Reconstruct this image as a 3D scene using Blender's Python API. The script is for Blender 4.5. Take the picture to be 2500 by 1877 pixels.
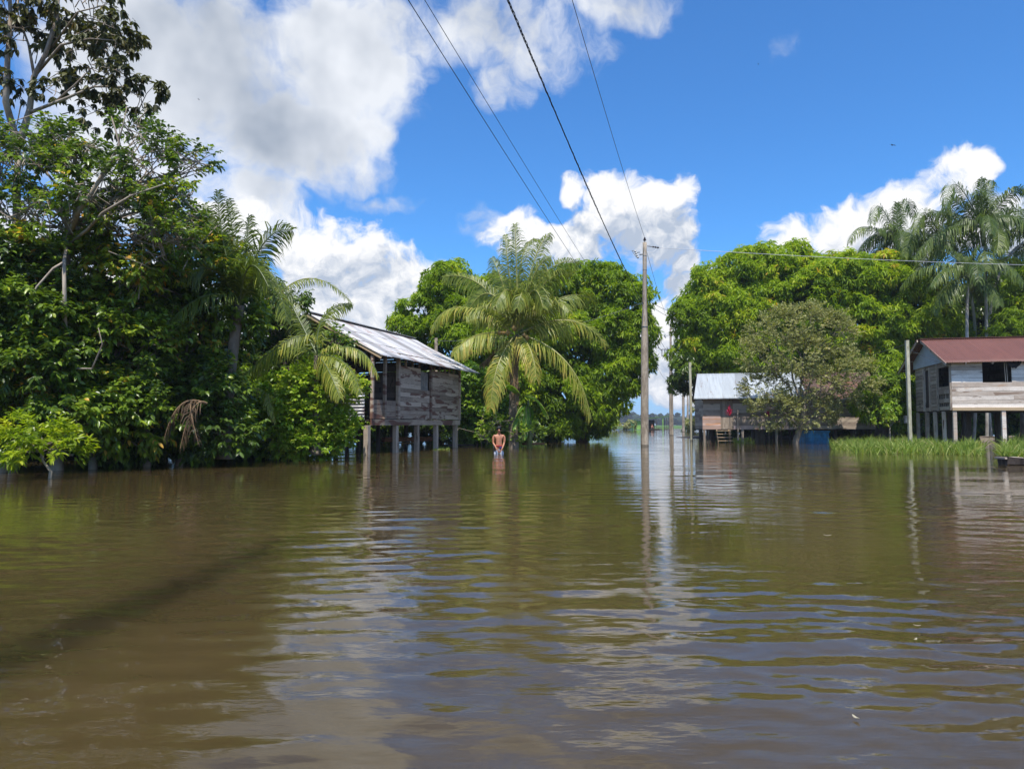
import bpy, bmesh, math, random
import numpy as np
from mathutils import Vector, Matrix
random.seed(7)
rng = np.random.default_rng(11)
R = math.radians
for o in list(bpy.data.objects):
    bpy.data.objects.remove(o)
sc = bpy.context.scene
COL = sc.collection

# ------------------------------------------------------------------ camera
F = 1736.0                      # focal length in photograph pixels (2500 wide)
PITCH = math.atan((1035 - 938.5) / F)
CAM_Z = 1.1
cam_d = bpy.data.cameras.new('camera')
cam = bpy.data.objects.new('camera', cam_d)
COL.objects.link(cam)
cam.location = (0, 0, CAM_Z)
cam.rotation_euler = (math.pi / 2 + PITCH, 0, 0)
cam_d.sensor_width = 36
cam_d.lens = 36 * F / 2500
cam_d.clip_start = 0.05
cam_d.clip_end = 9000
sc.camera = cam
CP, SP = math.cos(PITCH), math.sin(PITCH)


def P(px, py, Y):
    """World point seen at photograph pixel px, py and standing at distance Y."""
    u, v = (px - 1250) / F, (938.5 - py) / F
    t = Y / (CP - v * SP)
    return Vector((u * t, Y, CAM_Z + t * (SP + v * CP)))


def ray(px, py):
    u, v = (px - 1250) / F, (938.5 - py) / F
    return Vector((u, CP - v * SP, SP + v * CP)).normalized()


def azel(px, py):
    d = ray(px, py)
    return math.atan2(d.x, d.y), math.asin(d.z)


# ------------------------------------------------------------------ sun and sky
SUN_EL = R(65)
SUN_AZ = R(184)                 # compass-like angle from +Y towards +X: behind the camera, a little to its left
sd = Vector((math.sin(SUN_AZ) * math.cos(SUN_EL), math.cos(SUN_AZ) * math.cos(SUN_EL), math.sin(SUN_EL)))
sun_l = bpy.data.lights.new('sun', 'SUN')
sun_l.energy = 4.9
sun_l.angle = R(0.5)
sun_l.color = (1.0, 0.95, 0.86)
sun = bpy.data.objects.new('sun', sun_l)
sun.rotation_euler = sd.to_track_quat('Z', 'Y').to_euler()
COL.objects.link(sun)
sc.view_settings.view_transform = 'Standard'
sc.view_settings.look = 'None'
sc.view_settings.exposure = 0.2
sc.view_settings.gamma = 1.0
sc.cycles.max_bounces = 7
sc.cycles.diffuse_bounces = 3
sc.cycles.glossy_bounces = 3
sc.cycles.transmission_bounces = 4
sc.cycles.transparent_max_bounces = 6
sc.cycles.caustics_reflective = False
sc.cycles.caustics_refractive = False
sc.cycles.sample_clamp_indirect = 4
try:
    sc.cycles.use_denoising = True
    sc.cycles.denoiser = 'OPENIMAGEDENOISE'
except Exception:
    pass


class NT:
    """Small helper to write node trees."""
    def __init__(s, tree):
        s.t = tree
    def n(s, typ, **kw):
        nd = s.t.nodes.new(typ)
        for k, v in kw.items():
            setattr(nd, k, v)
        return nd
    def lk(s, a, b):
        s.t.links.new(a, b)
    def put(s, sock, v):
        if isinstance(v, bpy.types.NodeSocket):
            s.t.links.new(v, sock)
        else:
            sock.default_value = v
    def vma(s, a, b, c):
        nd = s.n('ShaderNodeVectorMath', operation='MULTIPLY_ADD')
        s.put(nd.inputs[0], a); s.put(nd.inputs[1], b); s.put(nd.inputs[2], c)
        return nd.outputs[0]
    def m(s, op, a, b=0.0, c=0.0, clamp=False):
        nd = s.n('ShaderNodeMath', operation=op, use_clamp=clamp)
        s.put(nd.inputs[0], a)
        if len(nd.inputs) > 1:
            s.put(nd.inputs[1], b)
        if len(nd.inputs) > 2:
            s.put(nd.inputs[2], c)
        return nd.outputs[0]
    def v(s, op, a, b=(0, 0, 0)):
        nd = s.n('ShaderNodeVectorMath', operation=op)
        s.put(nd.inputs[0], a)
        s.put(nd.inputs[1], b)
        return nd.outputs['Value'] if op in ('LENGTH', 'DOT_PRODUCT') else nd.outputs[0]
    def noise(s, vec, scale, detail=2, rough=0.5, out=0, dist=0.0, lac=2.0):
        nd = s.n('ShaderNodeTexNoise')
        if vec is not None:
            s.lk(vec, nd.inputs['Vector'])
        nd.inputs['Scale'].default_value = scale
        nd.inputs['Detail'].default_value = detail
        nd.inputs['Roughness'].default_value = rough
        nd.inputs['Lacunarity'].default_value = lac
        nd.inputs['Distortion'].default_value = dist
        return nd.outputs[out]
    def smooth(s, x, a, b, lo=0.0, hi=1.0):
        nd = s.n('ShaderNodeMapRange', interpolation_type='SMOOTHSTEP')
        s.put(nd.inputs[0], x)
        for i, q in enumerate((a, b, lo, hi)):
            s.put(nd.inputs[1 + i], q)
        return nd.outputs[0]
    def lin(s, x, a, b, lo=0.0, hi=1.0):
        nd = s.n('ShaderNodeMapRange')
        s.put(nd.inputs[0], x)
        for i, q in enumerate((a, b, lo, hi)):
            s.put(nd.inputs[1 + i], q)
        return nd.outputs[0]
    def mix(s, f, a, b, blend='MIX'):
        nd = s.n('ShaderNodeMix', data_type='RGBA', blend_type=blend)
        s.put(nd.inputs[0], f)
        for sock, q in ((nd.inputs[6], a), (nd.inputs[7], b)):
            if isinstance(q, (tuple, list)) and len(q) == 3:
                q = (*q, 1)
            s.put(sock, q)
        return nd.outputs[2]
    def mapping(s, vec, scale=(1, 1, 1), loc=(0, 0, 0), rot=(0, 0, 0)):
        nd = s.n('ShaderNodeMapping')
        s.lk(vec, nd.inputs[0])
        nd.inputs['Scale'].default_value = scale
        nd.inputs['Location'].default_value = loc
        nd.inputs['Rotation'].default_value = rot
        return nd.outputs[0]


def blob(px, py, rx, ry, amp=1.0):
    a, e = azel(px, py)
    a1, _ = azel(px + rx, py)
    _, e1 = azel(px, py - ry)
    return a, e, max(0.004, abs(a1 - a)), max(0.004, abs(e1 - e)), amp


def blob_group(name, blobs):
    """Rounded heaps: the largest of several ellipses in azimuth and elevation."""
    g = bpy.data.node_groups.new(name, 'ShaderNodeTree')
    g.interface.new_socket('P', in_out='INPUT', socket_type='NodeSocketVector')
    g.interface.new_socket('Density', in_out='OUTPUT', socket_type='NodeSocketFloat')
    q = NT(g)
    gi = q.n('NodeGroupInput')
    go = q.n('NodeGroupOutput')
    acc = None
    src = gi.outputs[0]
    for i, (a, e, ra, re, amp) in enumerate(blobs):
        if i and i % 10 == 0:    # keeps the compiled shader's stack small
            src = q.vma(acc, (1e-9, 1e-9, 1e-9), gi.outputs[0])
        d = q.vma(src, (1 / ra, 1 / re, 0), (-a / ra, -e / re, 0))
        f = q.m('MULTIPLY_ADD', q.v('DOT_PRODUCT', d, d), -max(amp, .8), amp)
        acc = f if acc is None else q.m('MAXIMUM', acc, f)
    q.lk(q.m('MAXIMUM', acc, -1.5), go.inputs[0])
    return g


HARD = [blob(*b) for b in (
    (745, 610, 105, 85), (855, 600, 135, 85), (965, 680, 110, 95), (830, 740, 260, 130), (640, 780, 170, 130),
    (1500, 500, 125, 85), (1610, 480, 80, 60), (1590, 570, 110, 85), (1360, 590, 165, 62), (1270, 560, 90, 65), (1400, 470, 45, 40, .9),
    (1675, 635, 34, 36, .8), (1710, 730, 90, 75), (1640, 820, 170, 100), (1640, 945, 170, 45),
    (1925, 590, 80, 50), (2040, 570, 120, 75), (2190, 540, 130, 85), (2330, 440, 95, 80), (2380, 405, 60, 45), (2440, 530, 120, 85),
    (555, 560, 130, 80, .95), (330, 760, 260, 150),
)]
SOFT = [blob(*b) for b in (
    (430, 160, 340, 260, 1.4), (720, 330, 240, 160, 1.5), (830, 150, 200, 200, 1.4), (620, 470, 140, 100), (910, 300, 70, 110, .8),
    (950, 60, 180, 90, .9), (300, 380, 280, 180, 1.0), (90, 620, 240, 160, .8),
    (1210, 60, 220, 110, .8), (1350, 140, 150, 90, .6), (1510, 25, 160, 60, .55), (1230, 220, 110, 90, .3),
    (1180, 545, 80, 70, .5), (1915, 105, 50, 60, .10), (860, 480, 180, 40, .12),
)]

w = bpy.data.worlds.new('World')
sc.world = w
w.use_nodes = True
w.cycles.sampling_method = 'MANUAL'
w.cycles.sample_map_resolution = 512
q = NT(w.node_tree)
w.node_tree.nodes.clear()
tc = q.n('ShaderNodeTexCoord')
D = q.v('NORMALIZE', tc.outputs['Generated'])
sky = q.n('ShaderNodeTexSky', sky_type='NISHITA')
sky.sun_disc = False
sky.sun_elevation = SUN_EL
sky.sun_rotation = SUN_AZ
sky.air_density = 1.0
sky.dust_density = 0.4
sky.ozone_density = 2.2
hs = q.n('ShaderNodeHueSaturation')
hs.inputs['Saturation'].default_value = 1.0
hs.inputs['Value'].default_value = 1.0
q.lk(sky.outputs[0], hs.inputs['Color'])
base = q.mix(1.0, hs.outputs[0], (0.58, 1.20, 1.80), 'MULTIPLY')
sepD = q.n('ShaderNodeSeparateXYZ')
q.lk(D, sepD.inputs[0])
el = q.m('ARCSINE', sepD.outputs[2])
az = q.m('ARCTAN2', sepD.outputs[0], sepD.outputs[1])
hz = q.smooth(el, 0.0, R(14), 0.75, 0.0)
base = q.mix(hz, base, (2.7, 4.7, 8.2))
cb = q.n('ShaderNodeCombineXYZ')
q.lk(az, cb.inputs[0]); q.lk(el, cb.inputs[1])
pz = cb.outputs[0]
wn = q.v('SUBTRACT', q.noise(pz, 10.0, 3, 0.6, out=1), (0.5, 0.5, 0.5))
pw = q.vma(wn, (0.075, 0.075, 0), pz)


def field(group, vec, after=None):
    if after is not None:
        vec = q.vma(after, (1e-9, 1e-9, 1e-9), vec)
    nd = q.n('ShaderNodeGroup')
    nd.node_tree = group
    q.lk(vec, nd.inputs[0])
    return nd.outputs[0]


gs = blob_group('soft_cloud_heaps', SOFT)
gh = blob_group('cloud_heaps', HARD)
fs = field(gs, pw)
fh = field(gh, pw, fs)
fh2 = field(gh, q.vma(pz, (1, 1, 1), (-0.012, 0.045, 0)), fh)
# soft layer
ns = q.noise(pw, 8.0, 7, 0.62)
s0 = q.m('ADD', fs, q.m('MULTIPLY_ADD', ns, 4.2, -2.1))
a_s = q.smooth(s0, -0.35, 1.0, 0.0, 0.97)
ns2 = q.noise(q.v('ADD', pz, (-0.02, 0.05, 0)), 5.0, 4, 0.55)
l_s = q.m('MULTIPLY_ADD', ns2, 3.4, -0.85)
l_s = q.m('SUBTRACT', l_s, q.smooth(fs, 0.35, 1.3, 0.0, 0.40), clamp=True)
c_s = q.mix(l_s, (3.6, 4.1, 4.9), (7.8, 8.1, 8.6))
base = q.mix(a_s, base, c_s)
# heaped layer
nh = q.noise(pw, 16.0, 8, 0.60)
nh1 = q.noise(q.v('ADD', pw, (-0.006, 0.014, 0)), 16.0, 5, 0.60)
h0 = q.m('ADD', fh, q.m('MULTIPLY_ADD', nh, 4.6, -2.25))
a_h = q.smooth(h0, -0.2, 0.65, 0.0, 1.0)
l_h = q.m('MULTIPLY_ADD', q.m('SUBTRACT', nh, nh1), 4.4, 0.45)
l_h = q.m('ADD', l_h, q.m('MULTIPLY', q.m('SUBTRACT', fh, fh2), 0.62))
l_h = q.m('ADD', l_h, q.m('MULTIPLY_ADD', q.noise(pz, 6.0, 2, .5), 1.2, -.6), clamp=True)
c_h = q.mix(l_h, (4.3, 5.0, 6.2), (8.9, 8.95, 9.1))
base = q.mix(a_h, base, c_h)
# generic clouds out of view, behind and above, added for softer illumination
back = q.smooth(sepD.outputs[1], 0.55, 0.2, 0.0, 1.0)
bn = q.smooth(q.noise(D, 3.0, 3, 0.6), 0.5, 0.66, 0.0, 0.9)
base = q.mix(q.m('MULTIPLY', back, bn), base, (8.0, 8.2, 8.6))
bg = q.n('ShaderNodeBackground')
bg.inputs['Strength'].default_value = 0.1
q.lk(base, bg.inputs['Color'])
wo = q.n('ShaderNodeOutputWorld')
q.lk(bg.outputs[0], wo.inputs[0])


# ------------------------------------------------------------------ helpers: objects
def tag(o, label=None, cat=None, group=None, kind=None):
    if label: o['label'] = label
    if cat: o['category'] = cat
    if group: o['group'] = group
    if kind: o['kind'] = kind
    return o


def empty(name, loc=(0, 0, 0), rz=0.0):
    o = bpy.data.objects.new(name, None)
    o.empty_display_size = 0.3
    COL.objects.link(o)
    o.location = loc
    o.rotation_euler = (0, 0, rz)
    return o


class MB:
    """Collects vertices and faces with a material index and a tint per face; links them as one mesh object."""
    def __init__(s):
        s.V = []; s.Fc = []; s.mi = []; s.ti = []; s.n = 0
    def add(s, V, Fc, tint=0.5, mi=0):
        V = np.asarray(V, float).reshape(-1, 3)
        Fc = [tuple(int(i) + s.n for i in f) for f in Fc]
        s.V.append(V); s.Fc += Fc
        s.mi += [mi] * len(Fc)
        s.ti += (list(tint) if hasattr(tint, '__len__') else [tint] * len(Fc))
        s.n += len(V)
    def box(s, c, size, rot=None, tint=0.5, mi=0):
        hx, hy, hz_ = size[0] / 2, size[1] / 2, size[2] / 2
        V = np.array([(x, y, z) for x in (-hx, hx) for y in (-hy, hy) for z in (-hz_, hz_)])
        if rot is not None:
            V = V @ np.array(rot).T
        V = V + np.array(c)
        s.add(V, [(0, 1, 3, 2), (4, 6, 7, 5), (0, 4, 5, 1), (2, 3, 7, 6), (0, 2, 6, 4), (1, 5, 7, 3)], tint, mi)
    def bar(s, a, b, w, h, tint=0.5, mi=0, up=(0, 0, 1)):
        """Rectangular bar from a to b."""
        a, b = Vector(a), Vector(b)
        d = (b - a); L = d.length; d = d.normalized()
        upv = Vector(up)
        if abs(d.dot(upv)) > 0.98:
            upv = Vector((1, 0, 0))
        sx = d.cross(upv).normalized(); uz = sx.cross(d)
        M = np.array([[d.x, sx.x, uz.x], [d.y, sx.y, uz.y], [d.z, sx.z, uz.z]])
        s.box((a + b) / 2, (L, w, h), M, tint, mi)
    def tube(s, pts, rad, k=8, tint=0.5, mi=0, caps=True):
        pts = [Vector(p) for p in pts]
        n = len(pts)
        if not hasattr(rad, '__len__'):
            rad = [rad] * n
        V = []; prev = None
        for i, p in enumerate(pts):
            t = (pts[min(i + 1, n - 1)] - pts[max(i - 1, 0)]).normalized()
            if prev is None:
                u = t.orthogonal().normalized()
            else:
                u = (prev - t * prev.dot(t))
                u = u.normalized() if u.length > 1e-6 else t.orthogonal().normalized()
            prev = u
            v_ = t.cross(u)
            for j in range(k):
                a = 2 * math.pi * j / k
                V.append(p + (u * math.cos(a) + v_ * math.sin(a)) * rad[i])
        Fc = []
        for i in range(n - 1):
            for j in range(k):
                j2 = (j + 1) % k
                Fc.append((i * k + j, i * k + j2, (i + 1) * k + j2, (i + 1) * k + j))
        if caps:
            Fc.append(tuple(range(k))[::-1]); Fc.append(tuple((n - 1) * k + j for j in range(k)))
        s.add([tuple(p) for p in V], Fc, tint, mi)
    def build(s, name, mats, parent=None, smooth=False, bevel=0.0):
        V = np.concatenate(s.V) if s.V else np.zeros((0, 3))
        me = bpy.data.meshes.new(name)
        me.from_pydata(V.tolist(), [], s.Fc)
        if not isinstance(mats, (list, tuple)):
            mats = [mats]
        for m_ in mats:
            me.materials.append(m_)
        me.polygons.foreach_set('material_index', s.mi)
        at = me.attributes.new('tint', 'FLOAT', 'FACE')
        at.data.foreach_set('value', np.array(s.ti, dtype=np.float32))
        if smooth:
            me.polygons.foreach_set('use_smooth', [True] * len(me.polygons))
        me.update()
        o = bpy.data.objects.new(name, me)
        COL.objects.link(o)
        if parent is not None:
            o.parent = parent
        if bevel:
            b = o.modifiers.new('bevel', 'BEVEL')
            b.width = bevel; b.segments = 2; b.limit_method = 'ANGLE'
        return o


def np_mesh(name, V, loops, starts, totals, mat, tint=None, parent=None, smooth=False):
    """Fast mesh from numpy arrays."""
    me = bpy.data.meshes.new(name)
    me.vertices.add(len(V))
    me.vertices.foreach_set('co', np.asarray(V, dtype=np.float32).ravel())
    me.loops.add(len(loops))
    me.loops.foreach_set('vertex_index', np.asarray(loops, dtype=np.int32))
    me.polygons.add(len(starts))
    me.polygons.foreach_set('loop_start', np.asarray(starts, dtype=np.int32))
    if smooth:
        me.polygons.foreach_set('use_smooth', np.ones(len(starts), dtype=bool))
    me.update(calc_edges=True)
    me.validate()
    if tint is not None:
        at = me.attributes.new('tint', 'FLOAT', 'FACE')
        at.data.foreach_set('value', np.asarray(tint, dtype=np.float32))
    me.materials.append(mat)
    o = bpy.data.objects.new(name, me)
    COL.objects.link(o)
    if parent is not None:
        o.parent = parent
    return o


# ------------------------------------------------------------------ materials
def new_mat(name):
    m_ = bpy.data.materials.new(name)
    m_.use_nodes = True
    t = m_.node_tree
    t.nodes.clear()
    q = NT(t)
    out = q.n('ShaderNodeOutputMaterial')
    pr = q.n('ShaderNodeBsdfPrincipled')
    q.lk(pr.outputs[0], out.inputs[0])
    return m_, q, pr, out


def attr(q, name='tint'):
    nd = q.n('ShaderNodeAttribute')
    nd.attribute_name = name
    return nd.outputs['Fac']


def bump(q, pr, h, dist, strength=1.0):
    b = q.n('ShaderNodeBump')
    b.inputs['Distance'].default_value = dist
    b.inputs['Strength'].default_value = strength
    q.lk(h, b.inputs['Height'])
    q.lk(b.outputs[0], pr.inputs['Normal'])
    return b


def ramp(q, x, stops):
    nd = q.n('ShaderNodeValToRGB')
    e = nd.color_ramp.elements
    e[0].position, e[0].color = stops[0][0], (*stops[0][1], 1)
    e[1].position, e[1].color = stops[-1][0], (*stops[-1][1], 1)
    for p_, c in stops[1:-1]:
        x_ = e.new(p_); x_.color = (*c, 1)
    q.put(nd.inputs[0], x)
    return nd.outputs[0]


def leaf_mat(name, stops, rough=0.42, trans=0.3, tcol=1.5, spec=0.5):
    m_, q, pr, out = new_mat(name)
    t = attr(q)
    g = q.n('ShaderNodeNewGeometry')
    ri = g.outputs['Random Per Island']
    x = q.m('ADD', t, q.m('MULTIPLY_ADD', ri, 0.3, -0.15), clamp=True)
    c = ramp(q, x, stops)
    q.lk(c, pr.inputs['Base Color'])
    pr.inputs['Roughness'].default_value = rough
    pr.inputs['Specular IOR Level'].default_value = spec
    tr = q.n('ShaderNodeBsdfTranslucent')
    tcx = q.mix(1.0, c, (tcol, tcol * 1.05, tcol * 0.4), 'MULTIPLY')
    q.lk(tcx, tr.inputs[0])
    mx = q.n('ShaderNodeMixShader')
    mx.inputs[0].default_value = trans
    q.lk(pr.outputs[0], mx.inputs[1]); q.lk(tr.outputs[0], mx.inputs[2])
    q.lk(mx.outputs[0], out.inputs[0])
    return m_


M = {}
M['mango'] = leaf_mat('mango_leaf', [(0, (0.0756, 0.1242, 0.0151)), (.35, (0.1728, 0.2700, 0.0151)), (.7, (0.3132, 0.4158, 0.0173)), (.93, (0.4752, 0.4968, 0.0281)), (1, (0.5400, 0.3240, 0.0432))], trans=0.42, tcol=1.5, spec=.25, rough=.5)
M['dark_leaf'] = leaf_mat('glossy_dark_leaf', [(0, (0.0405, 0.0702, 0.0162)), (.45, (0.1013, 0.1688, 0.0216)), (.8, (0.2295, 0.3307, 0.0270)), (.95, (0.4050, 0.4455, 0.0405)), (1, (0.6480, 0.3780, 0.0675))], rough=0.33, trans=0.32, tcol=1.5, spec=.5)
M['brown_leaf'] = leaf_mat('dull_brown_leaf', [(0, (0.0448, 0.0512, 0.0224)), (.5, (0.1040, 0.1088, 0.0352)), (.9, (0.1920, 0.1600, 0.0560)), (1, (0.2720, 0.1360, 0.0480))], rough=0.45, trans=0.25, spec=.4)
M['bush'] = leaf_mat('bush_leaf', [(0, (.07, .14, .016)), (.5, (.19, .32, .026)), (.9, (.34, .45, .04)), (1, (.42, .47, .06))], rough=0.38, trans=0.38, tcol=1.5, spec=.4)
M['lime'] = leaf_mat('lime_leaf', [(0, (.13, .20, .012)), (.5, (.29, .38, .016)), (1, (.48, .50, .03))], rough=0.4, trans=0.4, tcol=1.5, spec=.4)
M['olive'] = leaf_mat('olive_leaf', [(0, (0.1755, 0.1890, 0.0675)), (.5, (0.3240, 0.3307, 0.1283)), (.9, (0.4860, 0.4590, 0.2160)), (1, (0.5400, 0.4320, 0.1890))], rough=0.6, trans=0.35, tcol=1.2, spec=.3)
M['palm'] = leaf_mat('palm_leaflet', [(0, (.065, .10, .018)), (.4, (.16, .21, .030)), (.75, (.34, .36, .055)), (1, (.55, .42, .09))], rough=0.42, trans=0.35, tcol=1.4, spec=0.4)
M['acai'] = leaf_mat('slender_palm_leaflet', [(0, (.040, .070, .018)), (.5, (.095, .145, .028)), (1, (.24, .28, .05))], rough=0.42, trans=0.3, tcol=1.4, spec=0.3)
M['dead'] = leaf_mat('dead_frond', [(0, (.06, .036, .02)), (1, (.22, .14, .075))], rough=0.8, trans=0.2, tcol=1.0)
M['grass'] = leaf_mat('grass_blade', [(0, (.10, .16, .025)), (.5, (.22, .31, .05)), (.85, (.38, .40, .11)), (1, (.45, .38, .16))], rough=0.5, trans=0.4, tcol=1.4, spec=.3)
M['banana'] = leaf_mat('banana_leaf', [(0, (.06, .15, .014)), (.6, (.18, .33, .025)), (1, (.38, .42, .04))], rough=0.35, trans=0.4, tcol=1.5)
M['red'] = leaf_mat('red_leaf', [(0, (.35, .012, .05)), (1, (.62, .03, .13))], rough=0.4, trans=0.3, tcol=1.2)
M['far_leaf'] = leaf_mat('far_leaf', [(0, (.02, .045, .02)), (1, (.05, .09, .03))], rough=0.7, trans=0.1)


def bark(name, c0, c1, scale=8.0):
    m_, q, pr, out = new_mat(name)
    t = q.n('ShaderNodeTexCoord').outputs['Object']
    v_ = q.mapping(t, (scale, scale, scale * 0.35))
    n1 = q.noise(v_, 1.0, 6, 0.65)
    n2 = q.noise(t, 1.3, 3, 0.6)
    x = q.m('ADD', q.m('MULTIPLY', n1, 0.7), q.m('MULTIPLY', n2, 0.5))
    c = ramp(q, q.smooth(x, 0.35, 0.85), [(0, c0), (1, c1)])
    q.lk(c, pr.inputs['Base Color'])
    pr.inputs['Roughness'].default_value = 0.9
    bump(q, pr, n1, 0.02)
    return m_


M['bark'] = bark('brown_bark', (.05, .035, .025), (.17, .13, .095))
M['pale_bark'] = bark('pale_bark', (.16, .12, .085), (.50, .42, .33), 5)
M['palm_bark'] = bark('palm_bark', (.07, .055, .04), (.26, .21, .16), 5)
M['white_bark'] = bark('whitish_palm_bark', (.20, .18, .15), (.5, .47, .41), 4)
M['twig'] = bark('grey_twig', (.14, .11, .08), (.36, .29, .22), 10)


def wood(name, c_dark, c_light, c_stain, stain=0.5, axis=0, orange=0.0):
    """Weathered planks: each plank has its own tint, with long grain, knots, water stains and peeling."""
    m_, q, pr, out = new_mat(name)
    tc_ = q.n('ShaderNodeTexCoord').outputs['Object']
    sc_ = [9.0, 9.0, 9.0]
    t = attr(q)
    off = q.n('ShaderNodeCombineXYZ')
    q.lk(q.m('MULTIPLY', t, 37.0), off.inputs[0]); q.lk(q.m('MULTIPLY', t, 61.0), off.inputs[1]); q.lk(q.m('MULTIPLY', t, 17.0), off.inputs[2])
    p_ = q.v('ADD', tc_, off.outputs[0])
    if axis == 0:
        s_grain, s_st = (1.6, 1.6, 40), (.7, .7, 3.6)
    else:
        s_grain, s_st = (40, 40, 1.6), (7, 7, .9)
    grain = q.noise(q.mapping(p_, s_grain), 1.0, 5, 0.65)
    mott = q.noise(q.mapping(p_, (3, 3, 3)), 1.0, 5, 0.7)
    st = q.noise(q.mapping(p_, s_st), 1.0, 4, 0.55, dist=0.6)
    val = q.m('ADD', q.m('MULTIPLY', grain, 0.55), q.m('ADD', q.m('MULTIPLY', mott, 0.35), q.m('MULTIPLY', t, 0.45)))
    c = q.mix(q.smooth(val, 0.35, 0.95), (*c_dark,), (*c_light,))
    sm = q.smooth(st, 0.66 - 0.22 * stain, 0.72 - 0.22 * stain)
    c = q.mix(q.m('MULTIPLY', sm, 0.9), c, c_stain)
    if orange:
        o_ = q.noise(q.mapping(p_, (1.2, 1.2, 6)), 1.0, 4, 0.6)
        c = q.mix(q.m('MULTIPLY', q.smooth(o_, 0.60, 0.66), orange), c, (.52, .27, .12))
    sp = q.smooth(q.noise(p_, 26, 3, 0.6), 0.60, 0.70)
    c = q.mix(q.m('MULTIPLY', sp, 0.55), c, (*[x * 0.4 for x in c_dark],))
    q.lk(c, pr.inputs['Base Color'])
    pr.inputs['Roughness'].default_value = 0.85
    bump(q, pr, val, 0.012)
    return m_


M['wood_l'] = wood('weathered_grey_wood', (.22, .16, .115), (.58, .46, .35), (.14, .055, .038), 0.62)
M['wood_m'] = wood('grey_silvered_wood', (.24, .18, .14), (.58, .48, .38), (.10, .075, .06), 0.25)
M['wood_pink'] = wood('peeling_pink_sunlit_wood', (.42, .28, .22), (.72, .52, .44), (.62, .30, .15), 0.35)  # pinkish tone also stands for the sunlit wall below the eave shadow
M['wood_r'] = wood('peeling_whitewashed_wood', (.42, .33, .26), (.95, .86, .76), (.25, .17, .12), 0.25, orange=0.4)
M['wood_v'] = wood('grey_upright_wood', (.22, .17, .125), (.56, .46, .36), (.10, .06, .045), 0.25, axis=1)
M['wood_dark'] = wood('dark_and_shaded_wood', (.045, .033, .026), (.13, .095, .075), (.03, .02, .015), 0.4, axis=1)  # dark boats, boards; colour also carries shade on inner walls and back stilts
M['wood_new'] = wood('fresh_tan_wood', (.30, .20, .11), (.48, .35, .21), (.24, .15, .09), 0.2, axis=0)


def metal_roof(name, col, rust_amt, rustc=(.22, .10, .06), rough=0.42, metallic=0.35, vary=0.25):
    m_, q, pr, out = new_mat(name)
    tc_ = q.n('ShaderNodeTexCoord').outputs['Object']
    t = attr(q)
    p_ = q.mapping(tc_, (1, 1, 1))
    off = q.n('ShaderNodeCombineXYZ')
    q.lk(q.m('MULTIPLY', t, 23.0), off.inputs[0])
    p_ = q.v('ADD', p_, off.outputs[0])
    streak = q.noise(q.mapping(p_, (6, .5, .5)), 1.0, 5, 0.65)
    blot = q.noise(p_, 1.1, 6, 0.65)
    c = q.mix(q.m('MULTIPLY', t, 1.0), tuple(x * (1 - vary) for x in col), tuple(min(1, x * (1 + vary)) for x in col))
    c = q.mix(q.smooth(streak, 0.35, 0.75, 0.0, 0.45), c, tuple(x * .55 for x in col))
    ru = q.smooth(q.m('ADD', q.m('MULTIPLY', streak, 0.5), q.m('MULTIPLY', blot, 0.6)), 0.68 - rust_amt * .25, 0.78 - rust_amt * .25)
    c = q.mix(q.m('MULTIPLY', ru, 0.75), c, rustc)
    sp = q.smooth(q.noise(p_, 30, 2, 0.5), 0.66, 0.72)
    c = q.mix(q.m('MULTIPLY', sp, 0.5), c, tuple(x * .35 for x in col))
    q.lk(c, pr.inputs['Base Color'])
    pr.inputs['Metallic'].default_value = metallic
    pr.inputs['Roughness'].default_value = rough
    q.lk(q.m('MULTIPLY_ADD', blot, 0.3, rough - 0.1), pr.inputs['Roughness'])
    return m_


M['zinc'] = metal_roof('weathered_zinc_sheet', (.46, .45, .45), 0.42, metallic=0.2, rough=.5, vary=.5)
M['zinc_blue'] = metal_roof('pale_blue_zinc_sheet', (.42, .45, .48), 0.2, metallic=0.2, rough=.5)
M['rust_sheet'] = metal_roof('rusted_sheet', (.11, .065, .05), 0.5, metallic=0.1, rough=.7)
M['red_roof'] = metal_roof('dull_red_painted_sheet', (.16, .062, .045), 0.3, rustc=(.2, .07, .05), metallic=0.0, rough=.55, vary=.1)


def plain(name, col, rough=0.8, metallic=0.0, vary=0.25, scale=6.0, dist=0.004, col2=None):
    m_, q, pr, out = new_mat(name)
    tc_ = q.n('ShaderNodeTexCoord').outputs['Object']
    n = q.noise(tc_, scale, 6, 0.65)
    c2 = col2 or tuple(x * (1 - vary) ** 2 for x in col)
    c = q.mix(q.smooth(n, 0.35, 0.7), c2, col)
    q.lk(c, pr.inputs['Base Color'])
    pr.inputs['Roughness'].default_value = rough
    pr.inputs['Metallic'].default_value = metallic
    if dist:
        bump(q, pr, n, dist)
    return m_


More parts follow.
